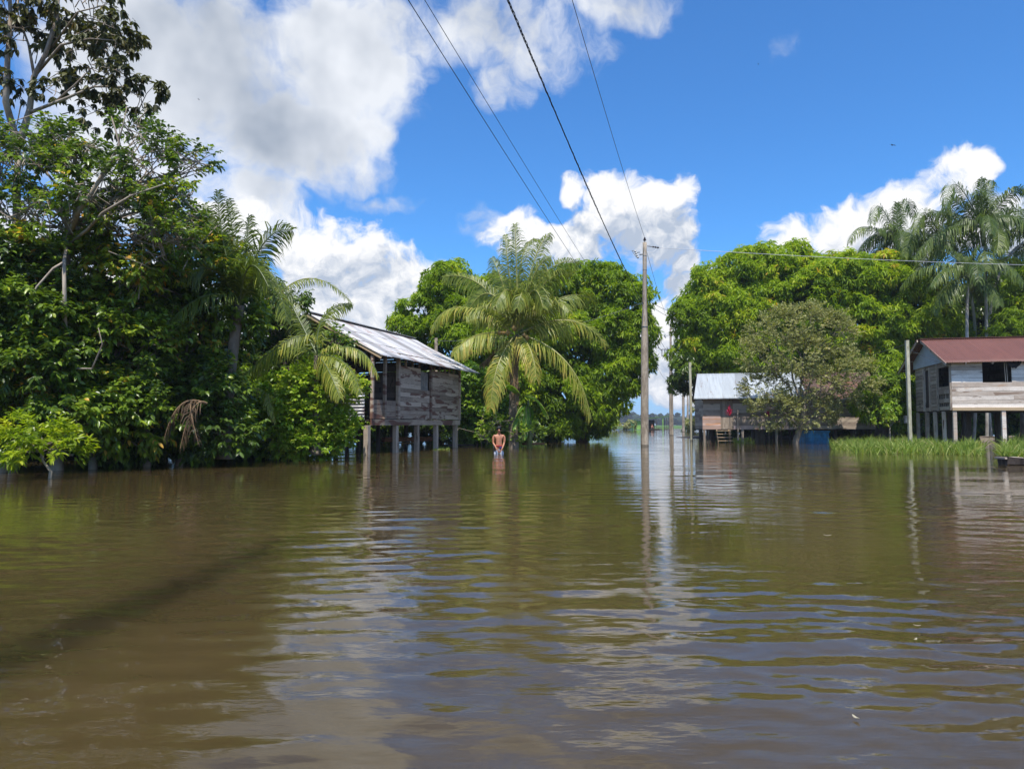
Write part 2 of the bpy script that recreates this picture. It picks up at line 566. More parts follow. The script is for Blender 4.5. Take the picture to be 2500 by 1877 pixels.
def concrete(name, a, b):
    """Cast concrete: grime, faint diagonal form marks, a dark wet band at the waterline."""
    m_, q, pr, out = new_mat(name)
    tc_ = q.n('ShaderNodeTexCoord').outputs['Object']
    n = q.noise(q.mapping(tc_, (3, 3, .9)), 1.0, 7, 0.7)
    n2 = q.noise(q.mapping(tc_, (14, 14, 5), rot=(.5, .3, 0)), 1.0, 3, 0.6)
    x = q.m('ADD', q.m('MULTIPLY', n, 0.7), q.m('MULTIPLY', n2, 0.3))
    c = q.mix(q.smooth(x, 0.36, 0.66), a, b)
    st = q.smooth(q.noise(q.mapping(tc_, (8, 8, .8)), 1.0, 3, .6), .64, .7)
    c = q.mix(q.m('MULTIPLY', st, 0.5), c, tuple(v * .4 for v in a))
    sep_ = q.n('ShaderNodeSeparateXYZ')
    q.lk(tc_, sep_.inputs[0])
    wet = q.smooth(q.m('MULTIPLY_ADD', n, 0.05, sep_.outputs[2]), 0.10, 0.13, 0.65, 0.0)
    c = q.mix(wet, c, (.05, .04, .025))
    q.lk(c, pr.inputs['Base Color'])
    pr.inputs['Roughness'].default_value = 0.9
    bump(q, pr, x, 0.01)
    return m_


M['concrete'] = concrete('pole_concrete', (.22, .17, .12), (.50, .41, .31))
M['concrete_y'] = concrete('yellowed_post_concrete', (.33, .30, .20), (.58, .55, .41))
M['steel'] = plain('dull_steel', (.25, .26, .27), .45, .7, .3)
M['black'] = plain('black_rubber', (.012, .012, .013), .5, 0, .2, dist=0)
M['porcelain'] = plain('brown_porcelain', (.035, .018, .014), .25, 0, .2, dist=0)
M['grey_pl'] = plain('grey_porcelain', (.42, .44, .45), .3, 0, .2, dist=0)
M['white_wire'] = plain('bare_aluminium_wire', (.72, .72, .74), .5, 0.2, .1, dist=0)
M['grey_wire'] = plain('grey_wire', (.12, .12, .13), .5, 0.2, .1, dist=0)
M['cloth'] = plain('grey_cloth', (.30, .27, .23), .95, 0, .25, 9, .02)
M['dark_cloth'] = plain('black_plastic_sheet', (.03, .03, .035), .5, 0, .25, 9, .03)
M['white_cloth'] = plain('pale_cloth', (.62, .63, .70), .9, 0, .1, 5, .01)
M['blue_pl'] = plain('blue_plastic', (.02, .30, .62), .45, 0, .3, 4, .004)
M['skin'] = plain('tanned_skin', (.52, .22, .12), .5, 0, .12, 12, .002)
M['hair'] = plain('black_hair', (.012, .010, .009), .6, 0, .2, 60, .006)
M['shorts'] = plain('pale_shorts', (.60, .64, .74), .9, 0, .15, 9, .01)
M['trim_red'] = plain('red_cloth', (.45, .03, .03), .9, 0, .15, 9, .01)
M['trim_blue'] = plain('dark_blue_cloth', (.04, .03, .16), .9, 0, .15, 9, .01)
M['green_paint'] = plain('bright_green_painted_boards', (.26, .50, .09), .7, 0, .12, 2)
M['green_dark'] = plain('dark_green_paint', (.10, .20, .05), .7, 0, .2, 2)
M['white_sheet'] = plain('pale_blue_white_board', (.46, .52, .58), .7, 0, .08, 3)
M['doorway_shade'] = plain('painted_doorway_shade', (.03, .025, .02), .9, 0, .2, 3)  # shade inside the far doorway, given as a near-black colour
M['fruit'] = plain('coconut_husk', (.42, .26, .07), .5, 0, .3, 5)
M['mud'] = plain('dark_mud', (.045, .032, .02), .9, 0, .4, 1.5, .05)
M['feather'] = plain('black_feathers', (.015, .015, .017), .8, 0, .2, 10, 0)
M['orange_wood'] = plain('orange_brown_board', (.30, .12, .05), .8, 0, .35, 5, .01)
M['far_green'] = plain('low_marsh_green', (.10, .20, .03), .9, 0, .35, .25, .1)
M['far_hill'] = plain('far_forest_green', (.030, .055, .030), .95, 0, .5, .09, 2.0)

M['dead_pale'] = plain('pale_dry_leaf', (.50, .44, .30), .8, 0, .2, 30, 0)

# ------------------------------------------------------------------ water: one sheet to the horizon with real waves
def wave_height(X, Y, cell):
    r = np.random.default_rng(5)
    Z = np.zeros_like(X)
    def wave(lam, ang, amp, ph, mod=None):
        k = 2 * math.pi / lam
        fade = np.clip((lam / cell - 2.5) / 3.0, 0, 1)
        ph_w = 1.1 * np.sin(X * 0.55 / (lam + .3) + ph * 1.7) + 0.9 * np.sin(Y * 0.37 / (lam + .3) + X * .21 + ph)
        h = amp * np.sin(k * (X * math.sin(ang) + Y * math.cos(ang)) + ph + ph_w) * fade
        return h if mod is None else h * mod
    def patch(s, seed):
        q_ = np.random.default_rng(seed)
        o = 0
        for i in range(5):
            a = q_.uniform(0, 6.28); f = s * q_.uniform(.6, 1.7)
            o = o + np.sin((X * math.cos(a) + Y * math.sin(a)) * f + q_.uniform(0, 6.28))
        return np.clip(0.5 + 0.28 * o, 0.05, 1.2)
    p1, p2, p3 = patch(.45, 1), patch(.9, 2), patch(.25, 3)
    # a fan of long ripples spreading from the boat the photographer sits in
    cx, cy = 0.9, -1.2
    rr = np.sqrt((X - cx) ** 2 + ((Y - cy) * 1.0) ** 2)
    for lam, amp, ph in ((0.50, .0020, .3), (0.38, .0019, 2.1), (0.29, .0012, 4.0), (.70, .0018, 1.2), (.22, .0006, 3.3)):
        k = 2 * math.pi / lam
        side = np.clip(1.1 - np.abs((X - .6) / (Y + 1.5)) * 1.1, 0.1, 1) * np.clip((Y - 2.0) / 2.0, 0.12, 1)
        Z += amp * side * np.sin(k * rr + ph + 1.3 * np.sin(X * .9 + ph) + .8 * np.sin(Y * .6 + X * .5)) * np.exp(-rr / 12.) * 2.1 * p2 * np.clip((lam / cell - 2.5) / 3, 0, 1)
    for i in range(9):
        Z += wave(r.uniform(.40, 1.1), r.normal(0, .35), .0007, r.uniform(0, 6.28), p1)
    for i in range(16):
        Z += wave(r.uniform(.17, .45), r.normal(0, .4), .00080, r.uniform(0, 6.28), p2 if i % 2 else p1)
    for i in range(12):
        Z += wave(r.uniform(.09, .18), r.normal(0, .6), .00034, r.uniform(0, 6.28), p2)
    px_, py_ = (1218 - 1250) / F * 26.5, 26.5
    dd = np.sqrt((X - px_) ** 2 + (Y - py_) ** 2)
    Z += .006 * np.exp(-dd / 1.6) * np.sin(2 * math.pi * dd / .42) * np.clip(dd / .3, 0, 1)
    for i in range(5):
        Z += wave(r.uniform(1.6, 4.0), r.normal(.1, .5), .0022, r.uniform(0, 6.28), p3)
    return Z


def build_water():
    nr = 1050
    rad = np.concatenate([[0.15], np.geomspace(0.6, 260, nr), [400, 700, 1500, 4000, 8000]])
    th = np.concatenate([np.linspace(-R(180), -R(52), 60, endpoint=False), np.linspace(-R(52), R(52), 620), np.linspace(R(52), R(180), 61)[1:-1]])
    nt = len(th)
    RR, TT = np.meshgrid(rad, th, indexing='ij')
    X = RR * np.sin(TT); Y = RR * np.cos(TT)
    dr = np.gradient(rad)[:, None] * np.ones_like(TT)
    dth = np.abs(np.gradient(th))[None, :] * RR
    cell = np.maximum(dr, dth * .6)
    Z = wave_height(X, Y, cell)
    V = np.stack([X, Y, Z], -1).reshape(-1, 3)
    V = np.concatenate([V, [[0, 0, 0]]])
    c = len(V) - 1
    i = np.arange(len(rad) - 1)[:, None]; j = np.arange(nt)[None, :]
    j2 = (j + 1) % nt
    quads = np.stack([i * nt + j + 0 * j2, i * nt + j2, (i + 1) * nt + j2, (i + 1) * nt + j + 0 * j2], -1).reshape(-1, 4)[:, ::-1]
    jj = np.arange(nt)
    tris = np.stack([np.full(nt, c), jj, (jj + 1) % nt], -1)[:, ::-1]
    loops = np.concatenate([quads.ravel(), tris.ravel()])
    starts = np.concatenate([np.arange(len(quads)) * 4, len(quads) * 4 + np.arange(nt) * 3])
    m_, q, pr, out = new_mat('muddy_river_water')
    g = q.n('ShaderNodeNewGeometry').outputs['Position']
    n0 = q.noise(g, .35, 4, .55)
    c_ = q.mix(q.smooth(n0, .35, .65), (.058, .040, .0155), (.074, .051, .020))
    q.lk(c_, pr.inputs['Base Color'])
    pr.inputs['Roughness'].default_value = 0.012
    pr.subsurface_method = 'BURLEY'
    pr.inputs['Subsurface Weight'].default_value = 1.0
    pr.inputs['Subsurface Radius'].default_value = (1.0, .9, .75)
    pr.inputs['Subsurface Scale'].default_value = 1.9
    pr.inputs['IOR'].default_value = 1.39
    pr.inputs['Specular IOR Level'].default_value = 0.5
    n1 = q.noise(q.mapping(g, (2.2, 6.5, 1)), 1.0, 3, .6)
    n2 = q.noise(q.mapping(g, (7, 17, 1), rot=(0, 0, .25)), 1.0, 3, .65)
    n3 = q.noise(q.mapping(g, (.35, .5, 1)), 1.0, 2, .5)
    calm = q.smooth(n3, .35, .65, .35, 1.25)
    h = q.m('MULTIPLY', q.m('ADD', q.m('MULTIPLY', n1, .0048), q.m('MULTIPLY', n2, .0013)), calm)
    b = q.n('ShaderNodeBump')
    b.inputs['Distance'].default_value = 1.0
    b.inputs['Strength'].default_value = 1.0
    q.lk(h, b.inputs['Height'])
    q.lk(b.outputs[0], pr.inputs['Normal'])
    o = np_mesh('water', V, loops, starts, None, m_, smooth=True)
    tag(o, 'brown flooded river water with ripples and reflections', 'water', kind='structure')


build_water()

# the drowned ground under it
g_ = MB()
g_.add([(-4000, -4000, -.68), (4000, -4000, -.68), (4000, 7000, -.68), (-4000, 7000, -.68)], [(0, 1, 2, 3)])
tag(g_.build('ground', M['mud']), 'flooded muddy ground under the water', 'ground', kind='structure')


def mound(name, label, cx, cy, rx, ry, top, mat, rz=0.0, n=40):
    gb = MB()
    V = []; Fc = []
    for i in range(n + 1):
        for j in range(n + 1):
            u, v = i / n * 2 - 1, j / n * 2 - 1
            d = u * u + v * v
            x, y = u * rx, v * ry
            h = top * (1 - d) * 1.3 + .12 * math.sin(x * 1.3 + y * .7) * math.sin(y * 1.1 - x * .4) * min(1, top)
            h = max(-.66, min(h, top) if d < 1 else -.3 - .3 * d)
            V.append((cx + x * math.cos(rz) - y * math.sin(rz), cy + x * math.sin(rz) + y * math.cos(rz), h))
    for i in range(n):
        for j in range(n):
            a = i * (n + 1) + j
            Fc.append((a, a + n + 1, a + n + 2, a + 1))
    gb.add(V, Fc)
    o = gb.build(name, mat, smooth=True)
    tag(o, label, 'bank', kind='structure')
    return o


mound('river_bank', 'dark muddy bank under the thicket', -22, 27, 14, 9, .28, M['mud'], .6)
mound('river_bank', 'dark muddy bank under the large mango trees', 26, 58, 13, 5, .3, M['mud'], 0)
mound('marsh', 'flat green marsh land beyond the flood', 60, 330, 420, 165, .35, M['far_green'], 0, 60)


# ------------------------------------------------------------------ foliage
def unit(a):
    return a / np.maximum(np.linalg.norm(a, axis=-1, keepdims=True), 1e-9)


def leaves(name, B, Dr, L, W, mat, tint, parent=None, shape='diamond', droop=0.0, roll=0.5):
    """Many single leaves in one crown mesh: B bases, Dr directions, L lengths, W widths."""
    n = len(B)
    up = np.tile([0., 0., 1.], (n, 1)) + rng.normal(0, roll, (n, 3))
    N = up - (up * Dr).sum(1, keepdims=True) * Dr
    N = unit(N)
    S = np.cross(Dr, N)
    L = np.broadcast_to(np.asarray(L, float), (n,))[:, None]
    W = np.broadcast_to(np.asarray(W, float), (n,))[:, None]
    dz = np.array([0, 0, -1.0])
    if shape == 'diamond':
        m_ = B + Dr * L * .45
        V = np.stack([B, m_ + S * W / 2 + N * W * .18, B + Dr * L + dz * L * droop, m_ - S * W / 2 + N * W * .18], 1)
        V = V.reshape(-1, 3)
        base = np.arange(n)[:, None] * 4
        loops = (base + np.array([0, 1, 2, 0, 2, 3])[None, :]).ravel()
        starts = np.arange(2 * n) * 3
        t = np.repeat(tint, 2)
    else:
        a = B + Dr * L * .28 + dz * L * droop * .05
        b = B + Dr * L * .66 + dz * L * droop * .35
        V = np.stack([B, a + S * W * .46 + N * W * .14, a - S * W * .46 + N * W * .14, b + S * W * .42 + N * W * .12, b - S * W * .42 + N * W * .12,
                      B + Dr * L * .97 + dz * L * droop, a, b], 1).reshape(-1, 3)
        base = np.arange(n)[:, None] * 8
        loops = (base + np.array([0, 1, 6, 0, 6, 2, 1, 3, 7, 6, 6, 7, 4, 2, 3, 5, 7, 7, 5, 4])[None, :]).ravel()
        starts = (np.arange(n)[:, None] * 20 + np.array([0, 3, 6, 10, 14, 17])[None, :]).ravel()
        t = np.repeat(tint, 6)
    if parent is not None:
        V = V - np.array(parent.location)
    return np_mesh(name, V, loops, starts, None, mat, t, parent)


def sprays(O, D, T, m, twig, ll, lw, mode='alt', droop=.35, spread=1.0):
    """m leaves on each twig (origin O, direction D, tint T). Returns base, direction, length, width, tint of each leaf."""
    K = len(O)
    z = np.array([0, 0, 1.0])
    u = unit(np.cross(D, z) + 1e-4)
    v = np.cross(u, D)
    j = np.arange(m)[None, :]
    if mode == 'whorl':
        t = .75 + .25 * rng.random((K, m))
        ph = 2 * np.pi * j / m + rng.uniform(0, 6.28, (K, 1)) + rng.normal(0, .25, (K, m))
        fw = rng.uniform(.1, .9, (K, m))
    else:
        t = (j + .6) / m + rng.normal(0, .04, (K, m))
        ph = np.pi * (j % 2) + rng.normal(0, .45, (K, m))
        fw = .55 + .5 * t
    rad = np.cos(ph)[..., None] * u[:, None] + np.sin(ph)[..., None] * v[:, None]
    d = rad * spread + D[:, None] * fw[..., None] + np.array([0, 0, -1.0]) * (droop * rng.uniform(.5, 1.5, (K, m)))[..., None]
    d = unit(d)
    B = O[:, None] + D[:, None] * (twig * t)[..., None]
    L = ll * rng.uniform(.65, 1.15, (K, m)); W = lw * rng.uniform(.75, 1.15, (K, m))
    tt = np.clip(np.broadcast_to(T[:, None], (K, m)) + rng.normal(0, .09, (K, m)), 0, 1)
    return B.reshape(-1, 3), d.reshape(-1, 3), L.ravel(), W.ravel(), tt.ravel()


def lobe(px, py, rx, ry, Y, deep=.8, dY=0.0):
    c = P(px, py, Y + dY)
    s = c.y / F * 1.03
    a, b = rx * s, ry * s
    return (np.array(c), np.array([a, max(a, b) * deep, b]))


def crown_sprays(lobes, dens, rcl, per, up=.35, under=.55, tint_m=.45, tint_s=.13, shell=(.72, 1.0), top_tint=0.0):
    """Spray origins over the surfaces of the lobes, gathered into clumps with gaps between them."""
    Os, Ds, Ts = [], [], []
    for li, (c, r) in enumerate(lobes):
        area = 4 * math.pi * ((r[0] * r[1]) ** 1.6 + (r[0] * r[2]) ** 1.6 + (r[1] * r[2]) ** 1.6) ** (1 / 1.6) / 3 ** (1 / 1.6)
        n = max(6, int(area * dens))
        d = unit(rng.normal(0, 1, (n, 3)))
        keep = rng.random(n) < np.where(d[:, 2] < -.2, under, 1) * np.where(d[:, 1] > .3, .55, 1)
        d = d[keep]
        cc = c + r * d * rng.uniform(*shell, (len(d), 1))
        ok = np.ones(len(cc), bool)
        for lj, (c2, r2) in enumerate(lobes):
            if lj != li:
                ok &= (((cc - c2) / r2) ** 2).sum(1) > .55
        cc, d = cc[ok], d[ok]
        if not len(cc):
            continue
        nd = unit(d / r)
        k = len(cc)
        tn = rng.normal(tint_m, tint_s, k)
        e = unit(rng.normal(0, 1, (k, per, 3)) + nd[:, None] * .9 + np.array([0, 0, up]))
        rc = rcl * rng.uniform(.6, 1.25, (k, 1, 1))
        O = cc[:, None] + e * rc * rng.uniform(.35, 1.15, (k, per, 1)) * np.array([1, 1, .75])
        Os.append(O.reshape(-1, 3)); Ds.append(unit(e + nd[:, None] * .3).reshape(-1, 3))
        Ts.append(np.repeat(tn, per))
    O, D_, T = np.concatenate(Os), np.concatenate(Ds), np.concatenate(Ts)
    ok = O[:, 2] > .12
    return O[ok], D_[ok], np.clip(T[ok], 0, 1)


def inner_fill(lobes, per_m3, size, tint=.1):  # the low tint puts the crown's inner shade into the leaf colour
    """Sparse large leaves deep inside the crown, a dark-tinted filler that closes sky gaps."""
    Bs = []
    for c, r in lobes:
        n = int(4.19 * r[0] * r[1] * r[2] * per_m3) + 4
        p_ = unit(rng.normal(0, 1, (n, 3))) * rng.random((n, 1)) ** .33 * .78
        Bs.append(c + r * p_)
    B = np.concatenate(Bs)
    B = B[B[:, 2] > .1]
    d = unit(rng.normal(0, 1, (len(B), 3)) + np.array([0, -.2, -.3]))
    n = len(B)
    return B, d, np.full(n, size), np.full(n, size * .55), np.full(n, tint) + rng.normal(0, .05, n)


def cat(*parts):
    return [np.concatenate([p_[i] for p_ in parts]) for i in range(len(parts[0]))]


def limb_pts(a, b, k=5, wob=.15, sag=0.0):
    a, b = Vector(a), Vector(b)
    L = (b - a).length
    return [a.lerp(b, i / k) + Vector(rng.normal(0, wob * L / k, 3)) * (1 if 0 < i < k else 0) + Vector((0, 0, sag * L * math.sin(math.pi * i / k))) for i in range(k + 1)]


def make_tree(name, label, cat_, base, lobes, mats, trunk=None, r0=.25, group=None, dens=1.0, rcl=.6, per=16, m=10, twig=.1, ll=.36, lw=.075, mode='whorl',
              droop=.75, fill=2.0, fillsize=.45, shape='long', ldroop=.18, tint_m=.45, tint_s=.13, limbs=True, under=.5, up=.35, extra=None, roll=.5, bark_=None, fork=None, shell=(.72, 1.0), twigs=0):
    root = empty(name, base)
    tag(root, label, cat_, group)
    tb = MB()
    base = Vector(base)
    cen = Vector(np.mean([c for c, r in lobes], axis=0))
    foot = Vector((base.x, base.y, -.66))
    if trunk is None:
        zt = max(.8, min(c[2] for c, r in lobes) * .7)
        trunk = [foot, base.lerp(Vector((cen.x, cen.y, 0)), .03) + Vector((0, 0, .2)), Vector((base.x * .8 + cen.x * .2, base.y * .8 + cen.y * .2, zt))]
    else:
        trunk = [foot] + [Vector(t) for t in trunk]
    off = Vector(base)
    nT = len(trunk)
    tb.tube([p_ - off for p_ in trunk], [r0 * (1.25 - .65 * i / (nT - 1)) for i in range(nT)], 9)
    if limbs:
        top = Vector(fork) if fork is not None else trunk[-1]
        for c, r in lobes:
            b = Vector(c) + Vector((0, 0, -r[2] * .2))
            p_ = limb_pts(top, b, 5, .18, .05)
            L = (b - top).length
            tb.tube([x - off for x in p_], [r0 * .42 * (1 - .15 * i) for i in range(len(p_))], 6)
            for s_ in range(3):
                e = Vector(c) + Vector(unit(rng.normal(0, 1, 3)) * np.asarray(r) * .75)
                p2 = limb_pts(p_[3], e, 4, .2)
                tb.tube([x - off for x in p2], [r0 * .2, r0 * .16, r0 * .11, r0 * .07, .008], 5)
    if extra:
        for pl, ra in extra:
            tb.tube([Vector(x) - off for x in pl], ra, 7)
    O, D_, T = crown_sprays(lobes, dens, rcl, per, up, under, tint_m, tint_s, shell)
    if twigs:
        idx = rng.choice(len(O), min(twigs, len(O)), replace=False)
        for i in idx:
            a = Vector(O[i]) - Vector(D_[i]) * rng.uniform(.3, .9) + Vector(rng.normal(0, .12, 3)); b = Vector(O[i]) + Vector(D_[i]) * twig
            tb.tube([a - off, (a + b) / 2 + Vector(rng.normal(0, .04, 3)) - off, b - off], [.014, .009, .004], 4, caps=False)
    tb.build('trunk', bark_ or M['bark'], root, smooth=True)
    parts = [sprays(O, D_, T, m, twig, ll, lw, mode, droop)]
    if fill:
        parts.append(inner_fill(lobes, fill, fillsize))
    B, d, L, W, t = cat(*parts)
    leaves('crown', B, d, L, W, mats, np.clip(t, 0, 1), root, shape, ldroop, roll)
    return root


def water_pt(px, Y, z=0.0):
    p_ = P(px, 1035, Y)
    return (p_.x, Y, z)


# ---- mango trees
MG = 'mango trees around the flooded houses'
make_tree('mango_tree', 'round bright green mango tree rising behind the tin roof, left of the coconut palm', 'tree', water_pt(1130, 43),
          [lobe(*a, 42) for a in ((1090, 705, 55, 52), (1030, 770, 50, 45), (1000, 800, 30, 35), (1130, 770, 80, 75), (1200, 740, 70, 60), (1150, 850, 100, 80), (1060, 830, 60, 50), (1190, 950, 100, 90))],
          M['mango'], r0=.3, group=MG, dens=2.6, rcl=.6, per=20, fill=9)
make_tree('mango_tree', 'big mango tree behind the coconut palm, its dark foliage hanging down to the water', 'tree', water_pt(1420, 45),
          [lobe(*a, 44) for a in ((1465, 705, 60, 52), (1385, 715, 80, 62), (1530, 735, 48, 50), (1553, 800, 38, 50), (1480, 810, 80, 75), (1390, 840, 110, 95), (1530, 890, 45, 60), (1470, 925, 80, 80), (1395, 980, 100, 80), (1310, 920, 90, 100), (1330, 1040, 90, 42), (1300, 760, 60, 60), (1435, 990, 60, 35))],
          M['mango'], r0=.4, group=MG, dens=2.5, rcl=.65, per=22, fill=8)
make_tree('mango_tree', 'huge yellow-green mango tree towering behind the middle long stilt house', 'tree', water_pt(1850, 52),
          [lobe(*a, 50) for a in ((1840, 665, 75, 52), (1915, 655, 70, 50), (1750, 705, 52, 48), (1705, 780, 50, 55), (1712, 860, 50, 48), (1790, 780, 100, 85), (1890, 760, 110, 95), (1810, 880, 110, 70), (1975, 690, 75, 62), (1950, 860, 120, 70))],
          M['mango'], r0=.5, group=MG, dens=2.2, rcl=.75, per=24, fill=6, fillsize=.6, ll=.40, lw=.085, tint_m=.55)
make_tree('mango_tree', 'small dark mango tree overhanging the left end of the middle house roof', 'tree', water_pt(1712, 52),
          [lobe(*a, 49) for a in ((1678, 905, 32, 40), (1668, 945, 22, 30), (1700, 940, 28, 40))],
          M['dark_leaf'], r0=.16, group=MG, dens=2.6, rcl=.4, per=16, fill=12)
make_tree('mango_tree', 'broad yellow-green mango tree between the middle house and the red roofed house', 'tree', water_pt(2150, 50),
          [lobe(*a, 47) for a in ((2060, 690, 85, 60), (2150, 690, 85, 58), (2230, 725, 62, 52), (2285, 795, 55, 52), (2190, 800, 110, 85), (2080, 800, 110, 85), (2130, 900, 110, 70), (2235, 880, 60, 60), (2325, 830, 25, 30), (2000, 720, 70, 50))],
          M['mango'], r0=.45, group=MG, dens=2.3, rcl=.7, per=22, fill=6, fillsize=.6, ll=.40, lw=.085, tint_m=.55)
make_tree('mango_tree', 'low young mango tree with hanging leaves beside the grey post of the red roofed house', 'tree', water_pt(2165, 41),
          [lobe(*a, 40) for a in ((2165, 970, 55, 45), (2130, 990, 40, 40), (2195, 1000, 30, 35))],
          M['mango'], r0=.12, group=MG, dens=3, rcl=.4, per=14, fill=10, tint_m=.35)
make_tree('mango_tree', 'mango tree at the picture edge rising behind the red roof on its right', 'tree', water_pt(2500, 45),
          [lobe(*a, 44) for a in ((2480, 810, 55, 38), (2530, 740, 60, 90), (2450, 850, 50, 40), (2560, 850, 70, 80))],
          M['mango'], r0=.3, group=MG, dens=2.6, rcl=.6, per=20, fill=8)
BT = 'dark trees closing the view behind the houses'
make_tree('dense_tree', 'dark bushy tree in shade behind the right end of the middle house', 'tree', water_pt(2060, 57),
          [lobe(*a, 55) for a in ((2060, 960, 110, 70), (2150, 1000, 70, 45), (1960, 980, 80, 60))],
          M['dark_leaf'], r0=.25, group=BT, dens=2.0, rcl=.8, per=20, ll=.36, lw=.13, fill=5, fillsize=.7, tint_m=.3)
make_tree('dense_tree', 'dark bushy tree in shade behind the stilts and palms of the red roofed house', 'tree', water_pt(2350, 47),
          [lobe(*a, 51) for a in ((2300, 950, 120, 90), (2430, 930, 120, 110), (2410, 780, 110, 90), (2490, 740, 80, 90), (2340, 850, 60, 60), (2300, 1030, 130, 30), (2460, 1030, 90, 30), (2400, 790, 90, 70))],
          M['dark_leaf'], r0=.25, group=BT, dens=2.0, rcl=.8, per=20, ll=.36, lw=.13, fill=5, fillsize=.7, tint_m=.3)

# ---- olive, small leaved tree in front of the middle house
make_tree('small_leaved_tree', 'sparse olive-grey small leaved tree standing in the water in front of the middle house', 'tree', water_pt(1942, 39.5),
          [lobe(*a, 39.5) for a in ((1895, 815, 62, 50), (1955, 795, 70, 42), (2015, 820, 58, 50), (1870, 870, 52, 42), (1945, 870, 85, 48), (2040, 900, 70, 40), (2085, 930, 50, 36), (2010, 940, 70, 40), (1870, 955, 44, 45), (1895, 1005, 55, 28), (1985, 1010, 50, 30), (2100, 960, 30, 28))],
          M['olive'], trunk=[P(1943, 1076, 39.5), P(1955, 1040, 39.5), P(1965, 985, 39.5), P(1968, 950, 39.5)], fork=P(1960, 1000, 39.5), r0=.16, dens=2.7, rcl=.45, per=13, m=9, twig=.3, ll=.13, lw=.07,
          mode='alt', droop=.1, fill=0, shape='diamond', ldroop=0.0, tint_m=.5, under=.8, bark_=M['twig'], roll=.9, twigs=250)

# ---- left bank thicket
TL = 'tall trees of the left thicket'
t1 = [P(32, 1100, 17.6), P(38, 800, 17.6), P(40, 560, 17.6), P(42, 450, 17.6), P(44, 360, 17.6)]
make_tree('tall_tree', 'tall pale-barked forked tree with drooping brownish leaves at the top edge of the picture', 'tree', water_pt(32, 17.6),
          [lobe(*a, 17.6, 1.0) for a in ((50, 10, 110, 45), (200, 15, 80, 45), (255, 85, 75, 34), (190, 130, 45, 30), (140, 215, 30, 18), (275, 200, 75, 28), (245, 270, 50, 32), (355, 238, 40, 22), (310, 260, 30, 16), (20, 190, 25, 30), (60, 90, 60, 40), (300, 115, 30, 18), (110, 60, 60, 30))],
          M['brown_leaf'], trunk=t1, r0=.11, limbs=False, group=TL, dens=3.0, rcl=.24, per=5, m=9, twig=.16, ll=.21, lw=.085, mode='whorl', droop=1.3, fill=0, ldroop=.15, bark_=M['pale_bark'],
          extra=[([P(44, 362, 17.6), P(28, 300, 17.6), P(14, 250, 17.1), P(18, 150, 17.4), P(26, 40, 17.4), P(20, -80, 17.4)], [.10, .085, .075, .065, .05, .035]),
                 ([P(44, 362, 17.6), P(60, 310, 17.6), P(72, 270, 17.6), P(82, 190, 17.6), P(112, 130, 17.3), P(138, 50, 17.4), P(146, -60, 17.4)], [.10, .085, .075, .065, .05, .045, .035]),
                 ([P(74, 275, 17.6), P(150, 245, 17.0), P(230, 212, 17.2), P(300, 212, 17.1), P(345, 240, 17.1)], [.045, .035, .026, .018, .01]),
                 ([P(130, 252, 17.1), P(180, 210, 17.0), P(225, 165, 17.2), P(262, 180, 17.2)], [.025, .02, .014, .008]),
                 ([P(90, 180, 17.6), P(150, 110, 17.0), P(220, 95, 17.1), P(290, 100, 17.1)], [.04, .03, .02, .01]),
                 ([P(84, 188, 17.6), P(70, 110, 17.6), P(45, 40, 17.6), P(40, -40, 17.6)], [.04, .03, .02, .01]),
                 ([P(120, 125, 17.6), P(190, 30, 17.1), P(260, 12, 17.0)], [.03, .02, .01])], roll=.35, twigs=160, under=1, up=0)
make_tree('tall_tree', 'leaning pale-barked tree with small glossy leaves filling the middle height of the left thicket', 'tree', water_pt(150, 17.0),
          [lobe(*a, 16.8, 1.0) for a in ((80, 350, 95, 34), (205, 375, 75, 34), (60, 420, 110, 60), (180, 440, 110, 60), (330, 330, 35, 55), (360, 400, 75, 55), (440, 410, 50, 45), (300, 500, 130, 55), (120, 545, 140, 60), (445, 500, 55, 60), (390, 590, 100, 75), (470, 410, 25, 40))],
          M['dark_leaf'], trunk=[P(135, 1100, 17), P(150, 850, 17), P(158, 700, 16.9), P(165, 590, 16.8)], fork=P(170, 560, 16.8), r0=.13, limbs=True, group=TL, dens=2.5, rcl=.36, per=9, m=10, twig=.3, ll=.145, lw=.07, mode='alt',
          droop=.35, fill=0, tint_m=.5, tint_s=.18, bark_=M['pale_bark'],
          extra=[([P(165, 590, 16.8), P(190, 520, 16.0), P(225, 470, 15.9), P(270, 395, 15.8), P(292, 352, 15.8), P(280, 312, 15.8), P(272, 285, 15.8)], [.07, .06, .05, .04, .03, .02, .012]),
                 ([P(165, 600, 16.8), P(215, 560, 16), P(250, 520, 15.7), P(320, 478, 15.6), P(400, 450, 15.6)], [.04, .035, .03, .022, .010]),
                 ([P(140, 1000, 17), P(160, 860, 16.3), P(158, 740, 15.8), P(156, 640, 15.8), P(165, 590, 16.8)], [.05, .05, .045, .04, .035]),
                 ([P(156, 640, 15.8), P(130, 655, 15.6), P(90, 700, 15.5), P(60, 760, 15.5)], [.028, .024, .02, .010]),
                 ([P(150, 850, 17), P(190, 900, 16), P(225, 900, 15.3), P(250, 840, 15.2), P(240, 800, 15.2)], [.03, .025, .018, .014, .008]),
                 ([P(285, 365, 15.8), P(302, 300, 15.8), P(310, 260, 15.8)], [.02, .014, .008]),
                 ([P(154, 780, 16.95), P(100, 740, 16.2), P(60, 760, 15.9), P(10, 730, 15.7)], [.035, .03, .02, .01])], twigs=800)
UN = 'leafy undergrowth of the left bank'
